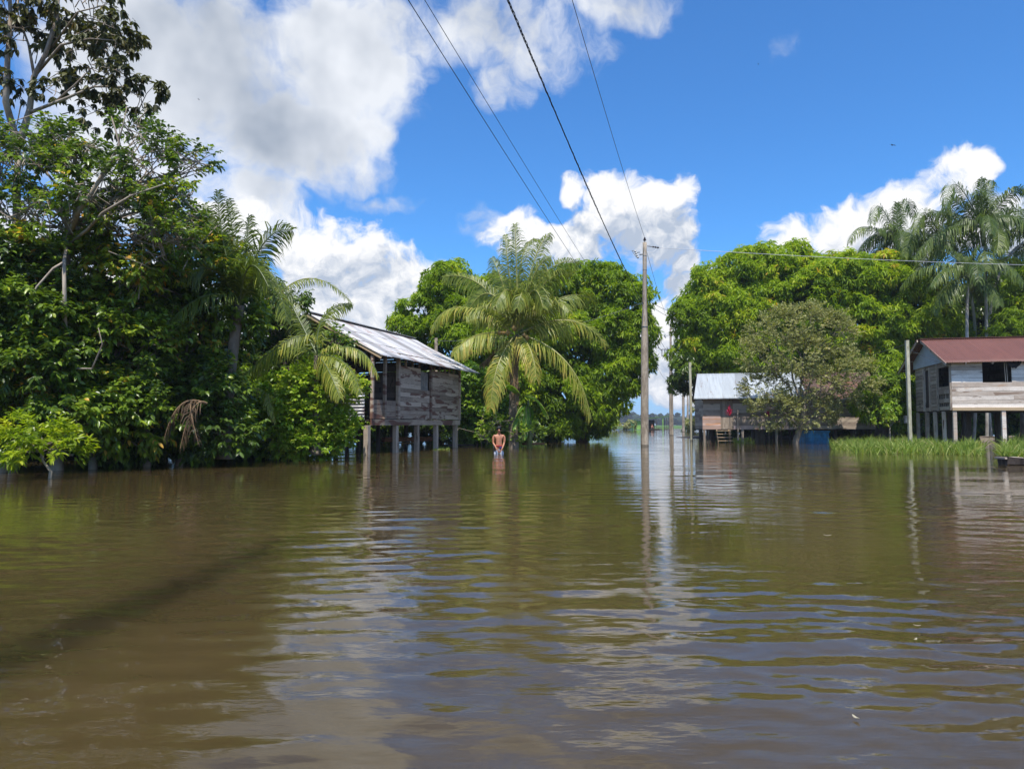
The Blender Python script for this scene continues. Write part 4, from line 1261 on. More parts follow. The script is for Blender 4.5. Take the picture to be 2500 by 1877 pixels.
# ------------------------------------------------------------------ house building helpers
def plank_wall(mb, A, B, z0, z1, row=.17, holes=(), gap=.008, th=.025, rnd=None, mi=0, seg=(1.6, 3.2), drop=0.0, wob=.004, tmul=1.0, tadd=0.0):
    """Horizontal boards from A to B (local x, y), with openings (u0, u1, z0, z1)."""
    rnd = rnd or random.Random(3)
    ax, ay = A; bx, by = B
    L = math.hypot(bx - ax, by - ay)
    ux, uy = (bx - ax) / L, (by - ay) / L
    nx, ny = uy, -ux
    z = z0
    while z < z1 - .03:
        h = min(row * rnd.uniform(.85, 1.15), z1 - z)
        if z1 - (z + h) < .05:
            h = z1 - z
        zc = z + h / 2
        iv = [(0, L)]
        for (a, b, c, d) in holes:
            if c < zc < d:
                nv = []
                for (p_, r_) in iv:
                    if b <= p_ or a >= r_:
                        nv.append((p_, r_))
                    else:
                        if a > p_: nv.append((p_, a))
                        if b < r_: nv.append((b, r_))
                iv = nv
        for (p_, r_) in iv:
            u = p_
            while u < r_ - .02:
                e = u + rnd.uniform(*seg)
                if r_ - e < .5: e = r_
                if rnd.random() >= drop:
                    o_ = rnd.uniform(-.004, .006)
                    uc = (u + e) / 2
                    c_ = (ax + ux * uc + nx * o_, ay + uy * uc + ny * o_, zc)
                    tilt = rnd.uniform(-wob, wob)
                    ct, st = math.cos(tilt), math.sin(tilt)
                    rot = np.array([[ux * ct, nx, -ux * st], [uy * ct, ny, -uy * st], [st, 0, ct]])
                    mb.box(c_, (e - u - .004, th, h - gap), rot, min(1, max(0, rnd.random() * tmul + tadd)), mi)
                u = e
        z += h


def corrugated(mb, c00, c10, c01, c11, pitch=.085, amp=.013, tints=None, sheet=.8, mi=0, rows=8, sag=.0):
    """Corrugated sheets over a quad: c00..c10 along the eave, c01..c11 along the ridge; waves run up the slope."""
    c00, c10, c01, c11 = map(Vector, (c00, c10, c01, c11))
    L = (c10 - c00).length
    nrm = (c10 - c00).cross(c01 - c00).normalized()
    if nrm.z < 0: nrm = -nrm
    n = int(L / pitch * 6)
    V = []; Fc = []; ti = []
    for j in range(rows + 1):
        v = j / rows
        for i in range(n + 1):
            u = i / n
            p_ = c00.lerp(c10, u).lerp(c01.lerp(c11, u), v)
            sh = int(u * L / sheet)
            lift = .012 * ((sh * 7919) % 5) / 5 + .012 * (((sh * 31 + (j * 2 // rows)) % 3) / 3)
            s_ = 0 if j > 0 else .02 * (((sh * 53) % 7) / 7 - .5)
            V.append(p_ + nrm * (amp * math.sin(u * L / pitch * 2 * math.pi) + lift - sag * math.sin(math.pi * v) * (.6 + .4 * math.sin(u * 7))) + (c00 - c01).normalized() * s_)
    r_ = random.Random(5)
    tl = [tints[k % len(tints)] if tints else r_.random() for k in range(400)]
    for j in range(rows):
        for i in range(n):
            a = j * (n + 1) + i
            Fc.append((a, a + 1, a + n + 2, a + n + 1))
            ti.append(tl[int(i / n * L / sheet)])
    mb.add([tuple(p_) for p_ in V], Fc, ti, mi)


def solid(o, th=.006):
    m_ = o.modifiers.new('thickness', 'SOLIDIFY'); m_.thickness = th; m_.offset = -1
    return o


def post(parent, x, y, z0, z1, w=.14, mat=None, name='stilt', lean=(0, 0), tint=None, round_=False):
    mb = MB()
    t = random.random() if tint is None else tint
    if round_:
        mb.tube([(x, y, z0), (x + lean[0] * .5, y + lean[1] * .5, (z0 + z1) / 2), (x + lean[0], y + lean[1], z1)], [w / 2 * 1.05, w / 2, w / 2 * .9], 9, t)
        return mb.build(name, mat or M['wood_v'], parent, smooth=True)
    mb.bar((x, y, z0), (x + lean[0], y + lean[1], z1), w, w * .9, t, up=(0, 1, 0))
    return mb.build(name, mat or M['wood_v'], parent, bevel=.008)


# ------------------------------------------------------------------ left stilt house
H1 = empty('stilt_house', (-5.13, 25.8, 0), R(71))
tag(H1, 'weathered plank house on stilts under a long grey tin roof, left of the coconut palm', 'house', 'wooden houses on stilts')
LW, DW = 8.1, 5.4
r1 = random.Random(12)
mb = MB()
plank_wall(mb, (2.05, 0), (LW, 0), 1.30, 3.40, .185, holes=[(1.97, 2.83, 2.50, 3.5)], rnd=r1, seg=(1.2, 3.4))
mb.build('plank_wall', M['wood_l'], H1)
mb = MB()
plank_wall(mb, (-.02, -.03), (LW + .03, -.03), 1.05, 1.28, .24, rnd=r1, seg=(2.5, 4.5), th=.05)
mb.build('floor_beam', M['wood_l'], H1)
mb = MB()
plank_wall(mb, (0, .02), (2.0, .02), 1.30, 2.0, .24, rnd=r1, seg=(2.5, 4.5), tmul=.3)
mb.build('porch_parapet', M['wood_l'], H1)
mb = MB()
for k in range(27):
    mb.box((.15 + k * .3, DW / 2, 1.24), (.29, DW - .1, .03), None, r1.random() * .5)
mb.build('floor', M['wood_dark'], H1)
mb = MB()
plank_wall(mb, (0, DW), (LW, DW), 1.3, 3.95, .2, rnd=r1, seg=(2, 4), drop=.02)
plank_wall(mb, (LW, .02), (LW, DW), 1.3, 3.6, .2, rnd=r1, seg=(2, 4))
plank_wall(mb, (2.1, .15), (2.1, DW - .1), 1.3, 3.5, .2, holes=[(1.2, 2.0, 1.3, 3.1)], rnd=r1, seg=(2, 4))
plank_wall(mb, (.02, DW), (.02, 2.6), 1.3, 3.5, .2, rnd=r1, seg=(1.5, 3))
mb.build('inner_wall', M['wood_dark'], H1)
# wall posts and short studs under the eave
for u, w_, zt in ((.95, .12, 3.82), (2.0, .15, 3.85), (4.93, .12, 3.83), (LW - .03, .10, 3.83), (.03, .11, 3.8)):
    post(H1, u, -.045, 1.29, zt, w_, M['wood_l'], 'wall_post')
mb = MB()
for u in (2.75, 3.35, 3.95, 5.4, 5.95, 6.5, 7.0, 7.5):
    mb.bar((u, 0.02, 3.38), (u, .02, 3.84), .07, .06, r1.random(), up=(0, 1, 0))
mb.bar((2.0, .04, 3.84), (LW, .04, 3.84), .06, .09, .4)
mb.bar((-.02, .04, 3.80), (2.0, .04, 3.82), .06, .09, .4)
mb.build('stud_frame', M['wood_l'], H1)
for i, (u, w_) in enumerate(((-.10, .20), (2.05, .19), (3.85, .19), (5.72, .19), (7.78, .17), (8.0, .1))):
    post(H1, u, .07, -.66, 1.05, w_, M['wood_v'], lean=(r1.uniform(-.02, .02), 0))
for u in (.3, 1.7, 3.2, 4.6, 6.1, 7.5):
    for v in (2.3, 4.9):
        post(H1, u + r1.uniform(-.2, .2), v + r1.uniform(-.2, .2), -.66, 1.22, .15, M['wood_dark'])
def roof_z(v): return 3.58 + (5.28 - 3.58) * (v + .5) / 3.2
mb = MB()
for u in [0.02 + k * 1.16 for k in range(8)]:
    mb.bar((u, -.42, roof_z(-.42) - .09), (u, 2.7, roof_z(2.7) - .09), .05, .10, .4)
    mb.bar((u, 2.7, 5.19), (u, 5.8, 3.58 - .0), .05, .10, .4)
    mb.bar((u, -.1, 3.72), (u, 5.5, 3.72), .05, .10, .3)
for v in (-.3, .7, 1.7, 2.55):
    mb.bar((-.05, v, roof_z(v) - .035), (8.6, v, roof_z(v) - .035), .05, .05, .4)
mb.build('rafters', M['wood_dark'], H1)
mb = MB()
mb.bar((-.07, -.48, roof_z(-.48) - .07), (-.07, 2.7, roof_z(2.7) - .07), .035, .15, .9)
mb.build('barge_board', M['wood_new'], H1)
mb = MB()
corrugated(mb, (-.12, -.5, 3.58), (9.25, -.6, 3.52), (-.12, 2.72, 5.29), (8.68, 2.72, 5.29), tints=[.95, .2, .7, .45, .9, .6, .1, .8, .5, 1.0, .35], sag=.03)
solid(mb.build('roof', M['zinc'], H1, smooth=True))
mb = MB()
corrugated(mb, (8.68, 5.95, 3.55), (-.12, 5.95, 3.55), (8.68, 2.74, 5.285), (-.12, 2.74, 5.285))
solid(mb.build('roof', M['zinc'], H1, smooth=True))['label'] = 'rear roof slope'
mb = MB()
mb.bar((-.12, 2.66, 5.32), (8.68, 2.66, 5.32), .22, .02, .8)
mb.build('ridge_cap', M['zinc'], H1)
# sheet of corrugated tin nailed over the gable end
mb = MB()
corrugated(mb, (-.16, 0.15, 1.22), (-.16, 0.15, 2.72), (-.16, 2.6, 1.22), (-.16, 2.6, 2.72), pitch=.12, amp=.022, tints=[.8, .9, .6])
solid(mb.build('tin_wall_sheet', M['zinc'], H1, smooth=True))
# window cloth with folds
mb = MB()
V = []; Fc = []
for i in range(13):
    for j in range(9):
        u, z_ = 4.04 + i / 12 * .82, 2.52 + j / 8 * .80 - .06 * (i / 12) * (j / 8)
        V.append((u, .05 + .02 * math.sin(i * 1.6 + j * .35) * (1 - j / 10) + .01 * math.sin(i * 3.1), z_))
for i in range(12):
    for j in range(8):
        a = i * 9 + j
        Fc.append((a, a + 9, a + 10, a + 1))
mb.add(V, Fc)
mb.build('window_cloth', M['cloth'], H1, smooth=True)

# boards and a plank boat lying under and behind the left house
def plank_thing(name, label, cat_, a, b, w_, h, mat, n=1):
    mid = (Vector(a) + Vector(b)) / 2
    mb = MB()
    for i in range(n):
        mb.bar(Vector(a) - mid + Vector((0, i * .05, i * h * 1.02)), Vector(b) - mid + Vector((0, i * .05, i * h * 1.02)), w_, h * .95, random.random())
    o = mb.build(name, mat, None, bevel=.006)
    o.location = mid
    return tag(o, label, cat_)
plank_thing('timber_beam', 'long reddish beam lying low behind the stilts of the left house', 'beam', P(935, 1076, 31), P(1052, 1074, 33.5), .2, .10, M['orange_wood'], 2)
plank_thing('floating_board', 'pale floating board showing between the stilts of the left house', 'board', P(975, 1082, 32.5), P(1012, 1080, 33), .3, .06, M['wood_new'])
plank_thing('floating_board', 'dark flat board floating just right of the last stilt of the left house', 'board', P(1085, 1087, 35.0), P(1152, 1086, 35.8), .4, .07, M['wood_dark'])
plank_thing('timber_beam', 'orange-brown plank landing at the water by the foot of the coconut palm', 'beam', P(1281, 1084, 36.0), P(1322, 1083, 36.6), .5, .10, M['orange_wood'])
# pale cloth hanging behind the broad leaved bush
mb = MB()
V = []; Fc = []
for i in range(9):
    for j in range(7):
        V.append(((i / 8 - .5) * .34, .03 * math.sin(i * 1.4 + j * .3), j / 6 * .75))
for i in range(8):
    for j in range(6):
        a = i * 7 + j
        Fc.append((a, a + 7, a + 8, a + 1))
mb.add(V, Fc)
o = mb.build('hanging_cloth', M['white_cloth'], None, smooth=True)
o.location = P(1150, 1075, 38.0)
tag(solid(o, .01), 'pale bluish cloth hanging above the water between the left house and the palm', 'cloth')

# ------------------------------------------------------------------ middle long house
H2 = empty('stilt_house', (11.55, 43, 0), R(-6))
tag(H2, 'long grey plank house with a pale blue tin roof, half hidden by the olive tree', 'house', 'wooden houses on stilts')
r2 = random.Random(4)
mb = MB()
plank_wall(mb, (0, 0), (1.0, 0), 1.58, 2.62, .18, rnd=r2, seg=(3, 4))
plank_wall(mb, (1.75, 0), (9.9, 0), 0.80, 2.62, .19, rnd=r2, seg=(2, 3.5), holes=[(6.3, 6.5, 2.0, 2.5)])
plank_wall(mb, (0.01, 3.4), (0.01, 0), .8, 2.6, .18, rnd=r2)
plank_wall(mb, (9.9, 0.01), (9.9, 3.4), .8, 2.6, .18, rnd=r2)
plank_wall(mb, (9.9, 3.4), (0, 3.4), .8, 2.7, .18, rnd=r2)
mb.build('plank_wall', M['wood_m'], H2)
mb = MB()
plank_wall(mb, (-.05, -.035), (1.02, -.035), .78, 1.57, .20, rnd=r2, seg=(3, 4))
plank_wall(mb, (1.78, -.035), (5.2, -.035), .78, 1.0, .22, rnd=r2, seg=(3, 4))
mb.build('pink_boards', M['wood_pink'], H2)['label'] = 'peeling pinkish lower boards in a sunlit tone'
mb = MB()
for k in range(5):
    mb.box((1.0 + .075 + k * .15, .03, 1.70), (.145, .03, 1.80), None, r2.random() * .6)
dr_ = mb.build('door', M['wood_v'], H2)
mb = MB(); mb.box((1.63, .0, 1.65), (.03, .04, .12), None, .5)
o = mb.build('handle', M['steel'], dr_)
mb = MB()
for k in range(33):
    mb.box((.15 + k * .3, 1.7, .76), (.29, 3.35, .05), None, r2.random())
mb.build('floor', M['wood_dark'], H2)
def st(px_, v=0.05, z1=.78, w_=.12, m_='wood_dark', y=0.0):
    X = (px_ - 1250) / F * 43
    post(H2, (X - 11.55) / math.cos(R(6)), v, -.66, z1, w_, M[m_], lean=(r2.uniform(-.02, .02), 0))
st(1719, .02, .78, .13, 'wood_v')
for px_ in (1727, 1734, 1741, 1838, 1846, 1870, 1902, 1925, 1985, 2030, 2070, 2110): st(px_, .3 + .4 * r2.random())
for px_ in (1808, 1887): st(px_, .0, .78, .14, 'wood_v')
for px_ in (1760, 1800, 1860, 1910, 1960, 2010, 2060, 2100): st(px_, 2.8, .75)
mb = MB()
corrugated(mb, (-.62, -.5, 2.59), (6.0, -.5, 2.62), (-.05, 1.75, 4.25), (6.0, 1.75, 4.32), tints=[.8, .95, .7, .05, .9, .75, .95, .6], sheet=.83)
rf = solid(mb.build('roof', M['zinc_blue'], H2, smooth=True))
mb = MB()
corrugated(mb, (5.98, -.52, 2.56), (10.3, -.5, 2.58), (5.98, 1.75, 4.28), (10.3, 1.75, 4.28), tints=[.3, .7, .1, .5], sheet=.83)
solid(mb.build('roof', M['rust_sheet'], H2, smooth=True))['label'] = 'rusted brown part of the roof'
mb = MB()
corrugated(mb, (10.3, 4.0, 2.56), (-.1, 4.0, 2.56), (10.3, 1.77, 4.28), (-.1, 1.77, 4.25), sheet=.83)
solid(mb.build('roof', M['zinc_blue'], H2, smooth=True))['label'] = 'rear roof slope'
mb = MB()
for u in (-.1, 1.5, 3, 4.5, 6, 7.5, 9, 10.2):
    mb.bar((u, -.42, 2.54), (u, 1.75, 4.16), .05, .09, .3); mb.bar((u, 1.75, 4.16), (u, 3.9, 2.54), .05, .09, .3)
mb.bar((-.2, .02, 2.70), (10.2, .02, 2.70), .08, .12, .3)
mb.build('rafters', M['wood_dark'], H2)
# red flap of rusted sheet edge details
mb = MB()
mb.bar((2.0, -.15, .1), (2.0, -.15, 2.0), .09, .08, .5, up=(0, 1, 0))
mb.build('door_post', M['wood_v'], H2)
# wooden steps
S = empty('wooden_steps', P(1770, 1078, 42.0)); S.location.z = 0
tag(S, 'pale wooden steps rising from the water to the door of the middle house', 'steps')
for sx in (-.36, .36):
    mb = MB(); mb.bar((sx, -.15, -.66), (sx, .45, .75), .05, .10, .7); mb.build('stringer', M['wood_new'], S)
for k in range(4):
    f = k / 3.4
    mb = MB(); mb.box((0, -.15 + .66 * .6 * (.0 + f) + .13, .12 + f * .66), (.86, .17, .035), None, .5 + .1 * k); mb.build('tread', M['wood_new'], S)
# red leaved plants by the door
def red_plant(label, px, py, Y, s, n=16, zbase=-.5):
    c_ = P(px, py, Y)
    r_ = empty('red_leaved_plant', (c_.x, Y, 0)); tag(r_, label, 'plant', 'red leaved plants by the middle house')
    mb = MB(); mb.tube([(0, 0, zbase), (.02, 0, c_.z * .5), (0, 0, c_.z)], [.025, .02, .015], 6); mb.build('stem', M['twig'], r_, smooth=True)
    mb = MB()
    for i in range(n):
        a = i * 2.4; e = .55 + .85 * (i / n)
        d = Vector((math.cos(a) * math.cos(e), math.sin(a) * math.cos(e), math.sin(e)))
        L = s * random.uniform(.7, 1.1); sd_ = d.cross(Vector((0, 0, 1))).normalized() * .05 * s * 2
        b0 = Vector((0, 0, c_.z - .1 + .02 * i))
        V = [b0 + sd_ * .3, b0 - sd_ * .3, b0 + d * L * .5 + sd_, b0 + d * L * .5 - sd_, b0 + d * L + Vector((0, 0, -.2 * L))]
        mb.add([tuple(v) for v in V], [(0, 1, 3, 2), (2, 3, 4)], random.random())
    mb.build('leaves', M['red'], r_)
red_plant('bright pink-red leaved plant standing by the steps in front of the door', 1781, 1012, 41.4, .50)
red_plant('smaller red leaved plant half hidden under the olive tree crown', 1876, 1014, 42.0, .5, 10)
# blue tank
T_ = empty('water_tank', P(1989, 1080, 41.2)); T_.location.z = 0
tag(T_, 'blue plastic tank standing half sunk by the foot of the olive tree', 'tank')
mb = MB()
for (zc, sx, h) in ((.1, 1.36, 1.2), ):
    mb.box((0, .1, zc - .05), (1.36, 1.0, 1.3), None, .5)
mb.build('body', M['blue_pl'], T_, bevel=.05)
mb = MB()
mb.box((0, .1, .66), (1.46, 1.1, .10), None, .6)
mb.build('rim', M['blue_pl'], T_, bevel=.03)
mb = MB()
for k in range(5):
    mb.box((-.55 + k * .275, -.41, .08), (.05, .04, 1.1), None, .3)
mb.box((0, -.415, .35), (1.37, .05, .05), None, .5)
mb.build('ribs', M['blue_pl'], T_, bevel=.012)

# ------------------------------------------------------------------ right red roofed house
H3 = empty('stilt_house', (20.65, 33.35, 0), math.atan2(-.225, .974))
tag(H3, 'whitewashed plank house on tall stilts under a dull red tin roof, beside the grey post', 'house', 'wooden houses on stilts')
r3 = random.Random(21)
FZ, WT = 1.74, 4.08
mb = MB()
plank_wall(mb, (0, 0), (8, 0), FZ + .12, WT, .195, holes=[(1.30, 2.50, 3.07, 3.93)], rnd=r3, seg=(2.2, 4.5), wob=.006)
mb.build('plank_wall', M['wood_r'], H3)
mb = MB()
plank_wall(mb, (-.02, -.04), (8, -.04), FZ - .02, FZ + .13, .16, rnd=r3, seg=(2.5, 4), th=.06, wob=.01)
mb.build('floor_beam', M['wood_new'], H3)
mb = MB()
plank_wall(mb, (0, 5.1), (0, 0), FZ + .02, WT, .19, rnd=r3, seg=(1.4, 2.6), gap=.02, wob=.012,
           holes=[(3.35, 4.85, 2.94, 3.84), (1.36, 2.25, FZ + .2, 3.9), (3.2, 5.05, 2.28, 2.62), (3.3, 5.05, 1.9, 2.1)], tmul=.6)
mb.build('gable_wall', M['wood_m'], H3)
mb = MB()
for v in (.25, .5, .75, 1.0, 1.3, 1.6):
    mb.bar((.06, v, FZ + .1), (.06, v, 2.9), .07, .05, r3.random(), up=(1, 0, 0))
mb.bar((-.03, 1.75, FZ), (-.03, 1.75, WT), .10, .09, .5, up=(0, 1, 0)); mb.bar((-.03, .05, FZ), (-.03, .05, WT), .10, .09, .5, up=(0, 1, 0))
mb.bar((-.03, 3.7, FZ), (-.03, 3.7, 3.95), .12, .09, .9, up=(0, 1, 0)); mb.bar((.0, 2.9, FZ), (.0, 2.9, 3.95), .11, .09, .6, up=(0, 1, 0))
mb.build('wall_frame', M['wood_v'], H3)
mb = MB()
for k in range(4):
    mb.box((.08, 3.0 + k * .19, 2.85), (.03, .17, 1.9), None, r3.random() * .4)
mb.build('door', M['wood_dark'], H3)
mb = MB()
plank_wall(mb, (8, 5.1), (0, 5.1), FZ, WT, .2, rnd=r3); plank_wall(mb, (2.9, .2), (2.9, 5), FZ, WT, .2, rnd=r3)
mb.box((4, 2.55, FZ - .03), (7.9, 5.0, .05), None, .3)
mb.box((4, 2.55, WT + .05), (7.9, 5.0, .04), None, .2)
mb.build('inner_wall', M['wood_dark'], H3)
# white gable board and its roof
ev0, zr, ze = -.42, 5.42, 3.95
def rz3(v): return ze + (zr - ze) * (v + .42) / 3.4 if v < 2.98 else zr - (zr - ze) * (v - 2.98) / 3.4
mb = MB()
mb.add([(-.07, -.05, WT - .0), (-.07, 5.15, WT - .06), (-.07, 5.15, rz3(5.15) - .08), (-.07, 2.98, zr - .08), (-.07, -.05, rz3(-.05) - .08)], [(0, 1, 2, 3, 4)])
o = solid(mb.build('gable_board', M['white_sheet'], H3), .02)
mb = MB()
corrugated(mb, (-.40, ev0, ze), (9, ev0, ze), (-.40, 2.98, zr), (9, 2.98, zr), tints=[.4, .5, .7, .3, .6, .55], sheet=1.05, pitch=.1, amp=.012)
solid(mb.build('roof', M['red_roof'], H3, smooth=True))
mb = MB()
corrugated(mb, (9, 6.40, ze), (-.55, 6.4, ze), (9, 2.99, zr - .002), (-.55, 2.99, zr - .002), sheet=1.05, pitch=.1, amp=.012)
solid(mb.build('roof', M['red_roof'], H3, smooth=True))['label'] = 'rear roof slope'
mb = MB(); mb.bar((-.42, 2.98, zr + .03), (9, 2.98, zr + .03), .26, .025, .5); mb.build('ridge_cap', M['red_roof'], H3)
for a_, b_ in (((-.36, ev0, ze - .07), (-.36, 2.98, zr - .07)), ((-.50, 6.4, ze - .07), (-.50, 2.98, zr - .07))):
    mb = MB(); mb.bar(a_, b_, .04, .13, .6); mb.build('barge_board', M['wood_v'], H3)
mb = MB(); mb.bar((-.36, -.02, WT - .05), (.0, -.02, WT - .05), .08, .08, .9); mb.build('beam_end', M['wood_v'], H3)
for v in (0.4, 1.2, 2.0, 2.7, 3.3, 4.2, 5.1, 6.0):
    mb = MB(); mb.bar((-.40, v, rz3(v) - .045), (.0, v, rz3(v) - .045), .06, .05, .6); mb.build('batten', M['wood_v'], H3)
mb = MB()
for u in (.5, 1.6, 2.9, 4.2):
    mb.bar((u, ev0 + .02, ze - .06), (u, .5, rz3(.5) - .06), .05, .09, .5)
mb.build('rafters', M['wood_v'], H3)
for (u, v, w_, m_) in ((.08, .04, .16, 'wood_r'), (2.12, .04, .17, 'wood_r'), (4.6, .05, .15, 'wood_v'), (.02, 1.15, .15, 'wood_v'), (.02, 2.35, .15, 'wood_v'), (.02, 3.6, .17, 'wood_v'), (.02, 5.0, .15, 'wood_v')):
    post(H3, u, v, -.66, FZ - .03, w_, M[m_], lean=(r3.uniform(-.03, .03), 0))
for (u, v) in ((.9, 1.0), (1.6, 2.6), (1.0, 3.4), (.8, 4.8), (2.0, 4.4), (2.7, 1.3), (3.1, 3.0), (3.6, 4.6), (4.2, 2.0)):
    post(H3, u, v, -.66, FZ - .06, r3.uniform(.13, .2), M['wood_dark'], lean=(r3.uniform(-.05, .05), 0), round_=r3.random() < .5)
mb = MB()
for u in (2.28, 2.36): mb.bar((u, .08, 3.05), (u - .03, .08, 3.95), .03, .03, .7, up=(0, 1, 0))
mb.build('window_stick', M['wood_v'], H3)
# dark sheeting bundled at the window head
mb = MB()
V = []; Fc = []
for i in range(13):
    for j in range(7):
        u = 2.3 + i / 12 * .6; sagz = .30 * math.sin(math.pi * i / 12) ** .7
        V.append((u, -.06 - .05 * math.sin(j * 1.7 + i * .8), 3.97 - j / 6 * sagz - .03 * math.sin(i * 1.9)))
for i in range(12):
    for j in range(6):
        a = i * 7 + j
        Fc.append((a, a + 7, a + 8, a + 1))
mb.add(V, Fc)
solid(mb.build('plastic_sheet', M['dark_cloth'], H3, smooth=True), .015)
# debris seen under the right house
plank_thing('board_fence', 'pinkish boards in the light behind the stilts of the red roofed house', 'boards', P(2395, 1077, 43.5), P(2480, 1076, 42), .05, .12, M['wood_m'], 3)
plank_thing('timber_beam', 'grey timbers lying low behind the grass below the red roofed house', 'beam', P(2215, 1083, 36.5), P(2300, 1082, 36), .4, .12, M['wood_v'])

# ------------------------------------------------------------------ green house far across the flood
H4 = empty('green_house', water_pt(1546, 136))
tag(H4, 'small bright green house with a porch far across the flood, seen past the concrete poles', 'house')
mb = MB()
plank_wall(mb, (0, 0), (2.75, 0), 0.05, 1.75, .3, seg=(3, 4)); plank_wall(mb, (0, 4), (0, 0), .05, 1.75, .3, seg=(3, 5))
plank_wall(mb, (4.15, .5), (4.15, 4), .05, 1.9, .3, seg=(3, 5))
mb.build('green_wall', M['green_paint'], H4)
mb = MB(); mb.box((3.45, .45, 1.0), (1.4, .08, 1.75), None, .3); mb.build('doorway_shade_panel', M['doorway_shade'], H4)  # solid panel, its dark colour stands for the shade inside the doorway
mb = MB()
V = [(-.3, -.5, 1.82), (6.9, -.5, 2.5), (6.9, 4.3, 2.45), (-.3, 4.3, 1.77), (-.3, -.5, 1.95), (6.9, -.5, 2.68), (6.9, 4.3, 2.62), (-.3, 4.3, 1.9)]
mb.add(V, [(0, 1, 5, 4), (1, 2, 6, 5), (2, 3, 7, 6), (3, 0, 4, 7), (4, 5, 6, 7), (3, 2, 1, 0)])
mb.build('roof', M['green_dark'], H4)
mb = MB(); mb.box((5.4, 1.8, .12), (2.9, 4.2, .12), None, .4); mb.box((3.4, 0, .12), (1.5, 1, .12), None, .4); mb.build('porch_floor', M['wood_dark'], H4)
for x_, y_, m_ in ((5.6, -.3, 'green_paint'), (6.35, -.3, 'wood_dark'), (6.75, -.3, 'wood_dark'), (4.3, -.3, 'wood_dark'), (6.75, 3.8, 'wood_dark')):
    mb = MB(); mb.bar((x_, y_, -.66), (x_, y_, 2.3), .16 if m_ == 'green_paint' else .09, .12, .5, up=(0, 1, 0)); mb.build('porch_post', M[m_], H4)
mb = MB(); mb.bar((4.2, -.3, .5), (6.8, -.3, .5), .05, .05); mb.bar((4.2, -.3, .35), (6.8, -.3, .35), .05, .05); mb.build('railing', M['wood_dark'], H4)


# ------------------------------------------------------------------ poles and posts
PG = 'utility poles in a row along the drowned street'
def pole(label, px, Y, py_top, r0, r1_, dx=0.0, steps=28, at=None):
    b = water_pt(px, Y) if at is None else (at[0], at[1], 0)
    root = empty('utility_pole', b)
    tag(root, label, 'utility pole', PG)
    top = P(px + dx, py_top, Y) if at is None else Vector(at)
    H = top.z
    mb = MB()
    pts = []; rd = []
    for i in range(steps + 1):
        z_ = -.66 + (H + .66) * i / steps
        f = (z_ + .66) / (H + .66)
        pts.append(((top.x - b[0]) * f, 0, z_))
        step_ = 1.0 / (1 + math.exp((z_ - H * .6) * 2.2))
        rd.append(r1_ + (r0 - r1_) * (.35 * (1 - f) + .65 * step_))
    mb.tube(pts, rd, 18, .5)
    sh = mb.build('shaft', M['concrete'], root, smooth=True)
    mb = MB()
    for fr in (.58, .86, .93):
        z_ = H * fr; i = int((z_ + .66) / (H + .66) * steps)
        r_ = rd[min(i, steps)] + .006
        mb.tube([((top.x - b[0]) * fr, 0, z_), ((top.x - b[0]) * fr, 0, z_ + .03)], [r_, r_], 16)
    mb.build('steel_band', M['steel'], root)
    return root, Vector((top.x - b[0], 0, H)), r1_
p1, t1_, _ = pole('nearest and tallest concrete pole rising from open water in the middle of the picture', 1573, 35.4, 592, .20, .10, 1)
# pin insulator
mb = MB()
mb.tube([t1_ + Vector((0, 0, z_)) for z_ in (-.05, .08, .09, .12, .14, .17, .19, .22, .26)], [.02, .02, .07, .085, .05, .07, .04, .05, .02], 12)
mb.build('pin_insulator', M['porcelain'], p1, smooth=True)
# fuse cutout on a bracket to the left
mb = MB()
q0 = P(1567, 622, 35.4) - Vector(p1.location)
mb.bar(q0 + Vector((.1, 0, .02)), q0 + Vector((-.12, 0, .0)), .05, .05)
mb.bar(q0 + Vector((-.1, 0, .12)), q0 + Vector((-.32, 0, .10)), .04, .03)
mb.build('fuse_bracket', M['steel'], p1)
mb = MB()
a_, b_ = q0 + Vector((-.36, 0, .22)), q0 + Vector((-.18, 0, -.18))
mb.tube([a_.lerp(b_, k / 8) for k in range(9)], [.03 + .035 * (k % 2) for k in range(9)], 10)
mb.tube([a_ + Vector((-.14, -.02, -.02)), b_ + Vector((-.10, -.02, .05))], [.015, .015], 6)
mb.tube([a_, a_ + Vector((-.14, -.02, -.02))], [.018, .018], 6); mb.tube([b_, b_ + Vector((-.10, -.02, .05))], [.018, .018], 6)
mb.build('fuse_cutout', M['grey_pl'], p1)
# strain insulator on the right
mb = MB()
q1 = P(1580, 601, 35.4) - Vector(p1.location); q2 = P(1609, 605, 35.4) - Vector(p1.location)
mb.tube([q1.lerp(q2, k / 10) for k in range(11)], [.018 if k < 5 else .02 + .028 * (k % 2) for k in range(11)], 8)
mb.build('strain_insulator', M['porcelain'], p1, smooth=True)
mb = MB()
g0, g1_ = P(1578, 616, 35.4) - Vector(p1.location), P(1606, 606, 35.4) - Vector(p1.location)
mb.tube([g0, g0.lerp(g1_, .5) + Vector((.02, 0, -.12)), g1_], [.008] * 3, 5); g2 = P(1550, 610, 35.4) - Vector(p1.location)
mb.tube([t1_ + Vector((-.05, 0, .05)), t1_ + Vector((-.2, 0, -.25)), g2], [.008] * 3, 5)
mb.tube([g0 + Vector((-.1, -.1, 0)), g0 + Vector((-.1, -.12, -2)), g0 + Vector((-.14, -.16, -4.5))], [.008] * 3, 5)
mb.build('jumper_wire', M['white_wire'], p1)

